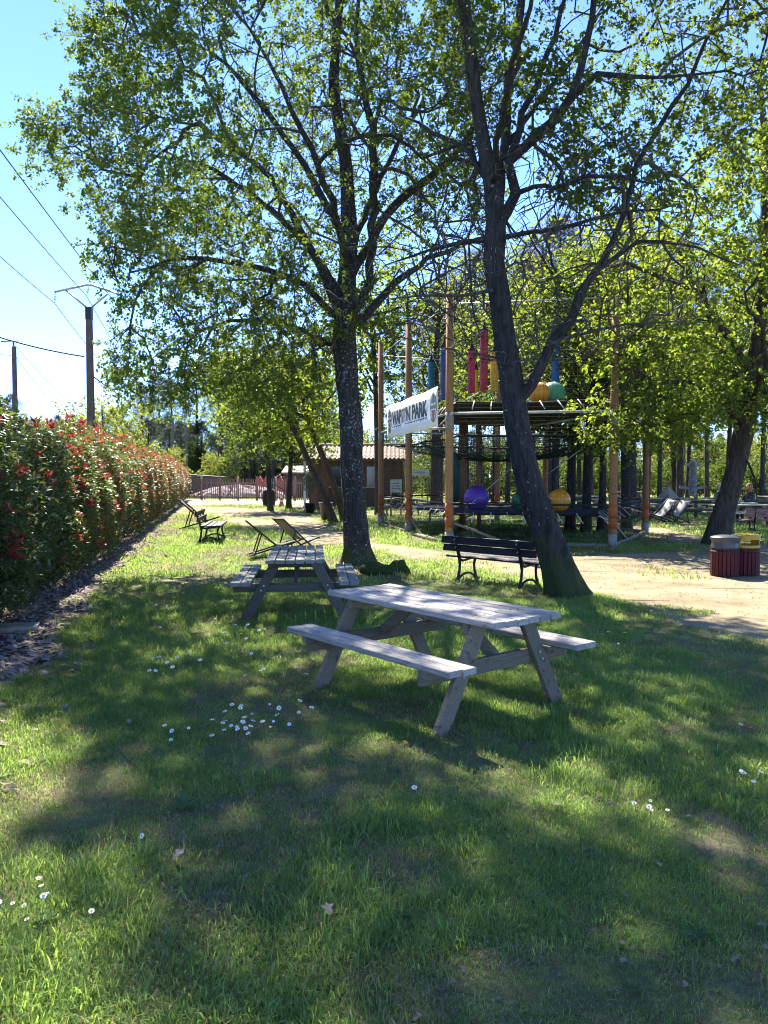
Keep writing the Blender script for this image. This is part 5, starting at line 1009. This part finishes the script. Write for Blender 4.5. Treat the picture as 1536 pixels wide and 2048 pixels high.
for px, lab in ((520, 'left one of the small red pointed play houses past the fence'), (533, 'right one of the small red pointed play houses past the fence'), (561, 'small red pointed play house seen between the two trunks')):
    p = at(px, 975, 64); t = thing('play_house', lab, 'play house', (p.x, 64, 0), 0, 'red pointed play houses'); MB().box((0, 0, .65), (.42, .4, 1.3)).build('wall', 'pink_wood', t); MB().add([(-.26, -.25, 1.3), (.26, -.25, 1.3), (0, -.25, 1.78), (-.26, .25, 1.3), (.26, .25, 1.3), (0, .25, 1.78)], [(0, 1, 2), (4, 3, 5), (0, 2, 5, 3), (1, 4, 5, 2), (0, 3, 4, 1)]).build('roof', 'red_panel', t)
dk = thing('dark_shed', 'low dark shed just past the end of the red hedge', 'shed', at(385, 990, 66) * Vector((1, 1, 0)), .05); MB().box((0, 0, .85), (5, 2, 1.7)).build('wall', 'deck_board', dk); MB().add([(-2.7, -1.2, 2.05), (2.7, -1.2, 1.7), (2.7, 1.2, 1.7), (-2.7, 1.2, 2.05), (-2.7, -1.2, 1.95), (2.7, -1.2, 1.6), (2.7, 1.2, 1.6), (-2.7, 1.2, 1.95)], [(0, 1, 2, 3), (4, 7, 6, 5), (0, 4, 5, 1), (2, 6, 7, 3), (0, 3, 7, 4), (1, 5, 6, 2)]).build('roof', 'pot_black', dk)
# rustic log rail across the picnic lawn and the far fence
def log_rail(label, A, B, n):
    A, B = Vector(A), Vector(B); L = (B - A).length; t = thing('log_rail', label, 'log rail', A, math.atan2(B.y - A.y, B.x - A.x), 'rustic log rails')
    for i in range(n + 1): MB().tube([(L * i / n, 0, -.05), (L * i / n + random.uniform(-.03, .03), random.uniform(-.04, .04), random.uniform(.82, 1.0))], [.085, .07], 8).build('post', 'log_wood', t)
    for i in range(n):
        for z in (.34, .70): MB().tube([(L * i / n - .15, -.06, z + random.uniform(-.05, .05)), (L * (i + .5) / n, -.08, z + random.uniform(-.04, .03)), (L * (i + 1) / n + .15, -.06, z + random.uniform(-.05, .05))], [.075, .085, .065], 8).build('log', 'log_wood', t)
log_rail('rustic log rail running behind the light deck chairs', at(1228, 1000, 34) * Vector((1, 1, 0)), at(1452, 1000, 31) * Vector((1, 1, 0)), 4); log_rail('rustic log rail behind the thick oak and the seated people', at(1500, 1000, 33) * Vector((1, 1, 0)), at(1660, 1000, 31.5) * Vector((1, 1, 0)), 3); log_rail('rustic log rail seen through the right part of the tower', at(1100, 1000, 37) * Vector((1, 1, 0)), at(1222, 1000, 34.5) * Vector((1, 1, 0)), 3)
ff = thing('field_fence', 'long wire and rail fence along the yellow meadow', 'fence', (3, 62, 0), .04)
for i in range(24): MB().tube([(i * 2, 0, -.05), (i * 2, 0, 1.45)], .06, 6).build('post', 'log_wood', ff)
for z in (.5, .8, 1.1): MB().box((23, 0, z), (46, .02, .035)).build('wire_strand', 'steel', ff)
MB().box((23, -.05, 1.3), (46, .05, .1)).build('top_rail', 'weathered_leg', ff)
# carved totem and small tent roof
mat('totem_grey', (.2, .19, .18), .8, 0, .35, 6, .5, 20); tt = thing('carved_totem', 'grey carved wooden totem with short wings in front of the far fence', 'totem', at(1385, 1000, 44) * Vector((1, 1, 0)))
for i, (z, r_) in enumerate(((0, .2), (.62, .22), (1.14, .24), (1.62, .22), (2.1, .2))):
    h = .5; sgm = MB(); sgm.lathe([(r_ * .8, z), (r_, z + .06), (r_ * 1.02, z + h * .6), (r_ * .85, z + h - .03), (0, z + h)], n=10); o = sgm.build('carved_block', 'totem_grey', tt)
    MB().box((0, -r_ - .03, z + .22), (.09, .12, .14)).build('beak', 'totem_grey', o)
for s in (-1, 1):
    for z, l in ((1.02, .75), (2.3, .35)): MB().beam((s * .12, 0, z), (s * l, 0, z + .1), .06, .16).build('wing', 'totem_grey', tt)
tp_ = thing('tent_hut', 'small pale pointed tent roof behind the log rail', 'tent', at(1336, 1000, 38) * Vector((1, 1, 0)), .5); tp_.scale = (.62, .62, .95); mat('canvas', (.26, .21, .15), .9, 0, .2, 4)
hh_ = 1.35; tp_v = [(-.7, -.7, .0), (.7, -.7, .0), (.7, .7, .0), (-.7, .7, .0), (-.62, -.62, .55), (.62, -.62, .55), (.62, .62, .55), (-.62, .62, .55), (0, 0, hh_)]; MB().add(tp_v, [(0, 1, 5, 4), (1, 2, 6, 5), (2, 3, 7, 6), (3, 0, 4, 7)]).build('wall', 'canvas', tp_); MB().add([(x * 1.15, y * 1.15, z) for x, y, z in tp_v[4:8]] + [tp_v[8]], [(0, 1, 4), (1, 2, 4), (2, 3, 4), (3, 0, 4), (3, 2, 1, 0)]).build('roof', 'canvas', tp_); MB().lathe([(.09, 0), (.06, .12), (0, .16)], (0, 0, hh_ - .06), 8).build('cap', 'red_panel', tp_)
# ------------------------------------------------------------------ mossy roots beside the lichen oak
barkmat('mossy_stump', (.06, .045, .035), .2, 1.0, 1.6, (7, 7, 7))
def lump(label, px, py, r, seed, name='mossy_stump', cat='stump'):
    rg = np.random.default_rng(seed); p = G(px, py); me = bpy.data.meshes.new(name); bm = bmesh.new(); bmesh.ops.create_icosphere(bm, subdivisions=4, radius=1)
    k = rg.normal(0, 1, (6, 3)); ph = rg.random(6) * 6
    for v in bm.verts:
        d = v.co.normalized(); s = sum(math.sin(Vector(k[i] * (2 + i)).dot(d) + ph[i]) for i in range(6)); q = 1 + .13 * s + rg.normal(0, .02); v.co = Vector((d.x * r[0], d.y * r[1], d.z * r[2])) * q
    bm.to_mesh(me); bm.free(); me.polygons.foreach_set('use_smooth', [True] * len(me.polygons)); o = tag(link(name, me, 'mossy_stump'), label, cat, 'mossy stumps by the lichen oak'); o.location = (p.x, p.y, r[2] * .35); return o
lump('wider mossy stump beside the foot of the lichen oak', 760, 1150, (.27, .2, .17), 1); lump('smaller mossy stump right of the wider one', 797, 1152, (.15, .14, .16), 2)
# ------------------------------------------------------------------ daisies, dandelions, weeds, dead leaves
mat('petal', (.85, .85, .83), .6, 0, .05, 10); mat('flower_eye', (.75, .5, .03), .7, 0, .2, 60); mat('stalk', (.07, .12, .03), .6, 0, .2, 10)
def daisy_mesh(seed):
    rg = random.Random(seed); b = MB(); h = rg.uniform(.055, .08); n = 14; c = Vector((0, 0, h))
    for k in range(n):
        a = k * 2 * math.pi / n + rg.uniform(-.08, .08); d = Vector((math.cos(a), math.sin(a), .0)); s = Vector((-d.y, d.x, 0)) * .0022; l = rg.uniform(.0115, .014)
        b.add([c + d * .003, c + d * l * .6 - s + Vector((0, 0, .001)), c + d * l + Vector((0, 0, .002)), c + d * l * .6 + s + Vector((0, 0, .001))], [(0, 1, 2, 3)])
    b.lathe([(.0046, .001), (.004, .004), (.0, .005)], c, 8, 1); b.tube([(0, 0, 0), (.004, 0, h * .5), c], .0011, 4, 2); return b.mesh('daisy')
DM = [daisy_mesh(i) for i in range(4)]
di = 0
def daisies(pix, label, group, sc=1.0):
    global di
    for px, py in pix:
        p = G(px, py); o = link('daisy', DM[di % 4], ['petal', 'flower_eye', 'stalk']); di += 1; k = p.y; back = .06 * p.y / (H - .06)
        o.location = (p.x * (1 - .06 / H), p.y * (1 - .06 / H), 0); o.rotation_euler = (random.uniform(.0, .7), random.uniform(-.35, .35), random.uniform(-.5, .5)); o.scale = (sc * random.uniform(.65, 1.15),) * 3; tag(o, label, 'daisy', group)
daisies(((467, 1415), (487, 1413), (533, 1411), (558, 1417), (590, 1413), (597, 1420), (478, 1425), (505, 1427), (460, 1430), (442, 1448), (455, 1447), (468, 1446), (475, 1452), (488, 1453), (494, 1448), (500, 1446), (530, 1452), (537, 1450), (548, 1432), (560, 1431), (567, 1430), (580, 1443), (473, 1458), (482, 1461), (508, 1472), (450, 1460), (618, 1428), (424, 1442), (545, 1440), (495, 1457)), 'white daisy in the drift on the grass left of the nearest table', 'daisy drift left of the nearest table', 1.35)
daisies(((334, 1460), (355, 1459), (377, 1452), (345, 1476), (430, 1485)), 'white daisy at the thin left end of the daisy drift', 'daisies left of the drift', 1.4); daisies(((298, 1664),), 'single white daisy alone in the grass', 'lone daisy', 1.15)
daisies(((75, 1757), (88, 1767), (90, 1784), (97, 1778), (62, 1795), (30, 1795), (14, 1806), (60, 1834), (185, 1817)), 'white daisy in the patch at the lower picture corner', 'daisies in the lower corner', 1.05)
daisies(((1270, 1600), (1292, 1592), (1295, 1616), (1300, 1613), (1335, 1617)), 'white daisy in the small patch right of the nearest table', 'daisies right of the nearest table', 1.2); daisies(((1480, 1543), (1509, 1548), (1485, 1556), (1503, 1561), (1470, 1459)), 'white daisy near the picture edge in the shaded grass', 'daisies near the picture edge', 1.2); daisies(((831, 1576),), 'single white daisy below the nearest table foot', 'lone daisy below the table', 1.2)
daisies([(305 + random.uniform(0, 320), 1195 + random.uniform(0, 175)) for _ in range(26)] + [(310, 1318), (322, 1320), (335, 1322), (352, 1320), (340, 1325)], 'white daisy scattered on the shaded lawn before the plank table', 'daisies scattered before the plank table', 1.5)
daisies(((1205, 1270), (1215, 1272), (1250, 1270), (1300, 1225), (1020, 1230), (1235, 1290)), 'white daisy in the grass beside the nearest table far seat', 'daisies beside the far seat', 1.4)
mat('dandelion_yellow', (.8, .55, .02), .7, 0, .15, 40)
dl = MB()
for k in range(34):
    a = k * 2.4; u = (k / 34) ** .5; d = Vector((math.cos(a), math.sin(a), 0)); c = Vector((0, 0, .085)); s = Vector((-d.y, d.x, 0)) * .0018
    dl.add([c + d * .002, c + d * .016 * u + Vector((0, 0, .012 * (1 - u))) - s, c + d * .019 * u + Vector((0, 0, .013 * (1.1 - u))), c + d * .016 * u + Vector((0, 0, .012 * (1 - u))) + s], [(0, 1, 2, 3)])
dl.tube([(0, 0, 0), (.004, 0, .05), (0, 0, .085)], .0016, 5, 1); dlm = dl.mesh('dandelion')
for px, py, lab in ((790, 1497, 'yellow dandelion on the left of the pair below the table foot'), (805, 1494, 'yellow dandelion on the right of the pair below the table foot'), (480, 1275, 'yellow dandelion on the shaded lawn left of the nearest seat'), (335, 1245, 'yellow dandelion in the grass near the hedge mulch')):
    p = G(px, py); o = tag(link('dandelion', dlm, ['dandelion_yellow', 'stalk']), lab, 'dandelion', 'yellow dandelions'); o.location = (p.x * .96, p.y * .96, 0); o.rotation_euler = (.2, 0, px); o.scale = (1.2,) * 3
wr = np.random.default_rng(77)
WEED = np.array([(0, 0, 0), (-.1, .3, .02), (-.06, .4, .02), (-.2, .62, .03), (-.1, .7, .02), (0, 1, -.03), (.1, .7, .02), (.2, .62, .03), (.06, .4, .02), (.1, .3, .02)], float)
leafmat('weed_leaf', [(0, (.04, .085, .025)), (1, (.07, .13, .045))], .25, (.25, .4, .08), .7, .1)
for px, py, sz, lab in ((368, 1618, .085, 'flat leafy dandelion rosette in the grass'), (480, 1865, .05, 'small broad leaved plantain near the worn patch'), (1260, 1990, .05, 'long leaved plantain in the lower grass'), (90, 1850, .06, 'leafy weed beside the corner daisies'), (1395, 1885, .06, 'pale leafy weed in the lower right grass'), (800, 1840, .055, 'low clover rosette in the lower middle grass')):
    n = 9; a = np.arange(n) * 2.4; D = np.stack([np.cos(a), np.sin(a), wr.uniform(.1, .45, n)], 1); o = tag(link('weed_rosette', np_mesh('weed_rosette', *leaves(np.zeros((n, 3)) + np.array([0, 0, .02]), D, sz * wr.uniform(.7, 1.15, n), WEED, LOBF, wr, .15)), 'weed_leaf'), lab, 'weed', 'leafy weeds in the lawn'); o.location = G(px, py)
mat('dead_leaf', (.22, .17, .12), .8, 0, .3, 20)
dlf = np_mesh('dead_leaf', *leaves(np.zeros((1, 3)), np.array([[0, 1., .15]]), .075, LOB, LOBF, wr, .3))
for px, py, lab in ((345, 1735, 'curled dry leaf lying on the grass'), (258, 1458, 'pale dry leaf by the daisy drift'), (660, 1850, 'dry leaf at the worn patch'), (1105, 1625, 'pale dry leaf in the middle grass'), (1298, 1735, 'pale dry leaf right of the sunlit tuft')):
    o = tag(link('dead_leaf', dlf, 'dead_leaf'), lab, 'dead leaf', 'dry leaves on the lawn'); p = G(px, py); o.location = (p.x, p.y, .035); o.rotation_euler = (random.uniform(-.3, .3), random.uniform(-.4, .4), px)
lc_ = bpy.data.collections.new('litter_sources')      # dead twigs, straw and leaf scraps lying in the grass
for i in range(4):
    if i < 2: b = MB().tube([(-.05, 0, .02), (-.01, .006 * i, .026), (.05, -.004, .018)], [.0022, .002, .001], 4)
    else: b = MB().add([(-.02, -.008, .02), (0, -.014, .028), (.022, -.004, .022), (.015, .012, .03), (-.012, .012, .024), (0, 0, .022)], [(0, 1, 5), (1, 2, 5), (2, 3, 5), (3, 4, 5), (4, 0, 5)])
    o = bpy.data.objects.new('litter_source', b.mesh('litter')); o.data.materials.append(MATS['dead_leaf']); lc_.objects.link(o)
P = np.concatenate([wedge(1.2, 6, 22), wedge(6, 14, 7)]); P = P[vnoise(P, .7, 77) > .35]; scatter('lawn_litter', P, grg.random(len(P)) * 6.28, grg.uniform(.3, .85, len(P)), grg.integers(0, 4, len(P)), lc_, 'dead twigs and dry leaf scraps lying in the grass', 'leaf litter', tilt=.25)
slab = thing('stone_slab', 'flat pale stone slab lying in the mulch at the picture edge', 'stone slab', G(22, 1262), .3); MB().box((0, 0, .03), (.55, .32, .06), None, 0, .01).build('stone', 'pebble', slab)
# ------------------------------------------------------------------ two people sitting at the far table
mat('skin', (.52, .32, .24), .55, 0, .06, 10); mat('hair_grey', (.42, .38, .33), .7, 0, .3, 30); mat('hair_red', (.30, .11, .05), .6, 0, .3, 30); mat('jacket_dark', (.03, .032, .045), .8, 0, .3, 8); mat('shirt_grey', (.12, .13, .14), .8, 0, .3, 8); mat('trousers', (.04, .045, .06), .85, 0, .3, 8)
def person(label, loc, rz, top, hair, long_hair):
    """sits on a bench seat at .485 m, facing +x; one skinned body, hair and clothes over it"""
    t = thing('person', label, 'person', loc, rz); V = {}; E = []; Rd = {}
    def v(n, p, r): V[n] = p; Rd[n] = r
    def e(*c): E.extend(zip(c[:-1], c[1:]))
    v('pel', (0, 0, .60), .15); v('bel', (.0, 0, .75), .135); v('che', (.03, 0, .95), .15); v('nk0', (.05, 0, 1.10), .075); v('nk', (.075, 0, 1.17), .052); v('hd0', (.10, 0, 1.25), .078); v('hd', (.105, 0, 1.33), .095); v('hd1', (.095, 0, 1.40), .075); e('pel', 'bel', 'che', 'nk0', 'nk', 'hd0', 'hd', 'hd1')
    for s, k in ((1, 'l'), (-1, 'r')):
        v('hip' + k, (.06, s * .10, .57), .10); v('kn' + k, (.46, s * .13, .53), .068); v('an' + k, (.42, s * .13, .09), .042); v('to' + k, (.60, s * .14, .045), .032); e('pel', 'hip' + k, 'kn' + k, 'an' + k, 'to' + k)
        v('sh' + k, (.03, s * .19, 1.045), .066); v('el' + k, (.17, s * .24, .80), .046); v('wr' + k, (.40, s * .12, .785), .03); v('pa' + k, (.47, s * .10, .785), .032); e('che', 'sh' + k, 'el' + k, 'wr' + k, 'pa' + k)
        for f_ in range(5):
            a = (f_ - 2) * .018; l = (.05, .075, .08, .075, .06)[f_]; b0 = (.50 if f_ else .46, s * .10 + (a if f_ else -s * .03), .785); v('f%d%s' % (f_, k), (b0[0] + l * .5, b0[1] + a * .3, .787), .0095); v('g%d%s' % (f_, k), (b0[0] + l, b0[1] + a * .5, .775), .0085); e('pa' + k, 'f%d%s' % (f_, k), 'g%d%s' % (f_, k))
    names = list(V); ix = {n: i for i, n in enumerate(names)}; me = bpy.data.meshes.new('body'); me.from_pydata([V[n] for n in names], [(ix[a], ix[b]) for a, b in E], []); o = link('body', me, 'skin', t)
    md = o.modifiers.new('skin', 'SKIN'); sv = me.skin_vertices[0].data
    for n in names: sv[ix[n]].radius = (Rd[n], Rd[n])
    for q in sv: q.use_root = False
    sv[ix['pel']].use_root = True; o.modifiers.new('sub', 'SUBSURF').levels = 1; o.modifiers['sub'].render_levels = 2
    def cloth(name, chain, m, grow):
        used = sorted({c for ch in chain for c in ch}, key=lambda n: ix[n]); j = {n: i for i, n in enumerate(used)}; c_ = bpy.data.meshes.new(name); c_.from_pydata([V[n] for n in used], [(j[a], j[b]) for ch in chain for a, b in zip(ch[:-1], ch[1:])], []); q = link(name, c_, m, t); q.modifiers.new('skin', 'SKIN')
        for n in used: c_.skin_vertices[0].data[j[n]].radius = (Rd[n] + grow,) * 2
        for z in c_.skin_vertices[0].data: z.use_root = False
        c_.skin_vertices[0].data[0].use_root = True; q.modifiers.new('sub', 'SUBSURF').render_levels = 2
    cloth('jacket', [('pel', 'bel', 'che', 'nk0'), ('che', 'shl', 'ell', 'wrl'), ('che', 'shr', 'elr', 'wrr')], top, .016); cloth('trousers', [('pel', 'hipl', 'knl', 'anl'), ('pel', 'hipr', 'knr', 'anr')], 'trousers', .014)
    b = MB(); c = Vector((.085, 0, 1.345)); n = 18
    b.lathe([(.0, .118), (.05, .108), (.088, .075), (.112, .02), (.112, -.04), (.095, -.10 if not long_hair else -.2), (.07, -.11 if not long_hair else -.26)], c - Vector((.03, 0, 0)), n); b.build('hair', hair, t)
    fc = MB(); fc.lathe([(0, .014), (.011, .004), (.009, -.012), (0, -.014)], (.2, 0, 1.315), 8); fc.build('nose', 'skin', t)
    for s in (-1, 1): MB().lathe([(0, .008), (.009, 0), (0, -.008)], (.188, s * .033, 1.34), 8).build('eye', 'iron_black', t); MB().lathe([(0, .03), (.014, .01), (.012, -.02), (0, -.03)], (.10, s * .098, 1.325), 8).build('ear', 'skin', t)
    MB().box((.186, 0, 1.272), (.012, .04, .008)).build('mouth', 'print_brown', t); return t
q = T3.matrix_basis
person('seated person with grey hair facing right at the table behind the thick oak', at(1437, 1000, 29.6) * Vector((1, 1, 0)), .2, 'shirt_grey', 'hair_grey', False)
person('seated person with red hair and dark jacket facing left at the table', at(1501, 1000, 29.2) * Vector((1, 1, 0)), math.pi + .2, 'jacket_dark', 'hair_red', True)
dup(T3, at(1468, 1000, 29.4) * Vector((1, 1, 0)), math.pi / 2 + .15, 'picnic table between the two seated people', gp)
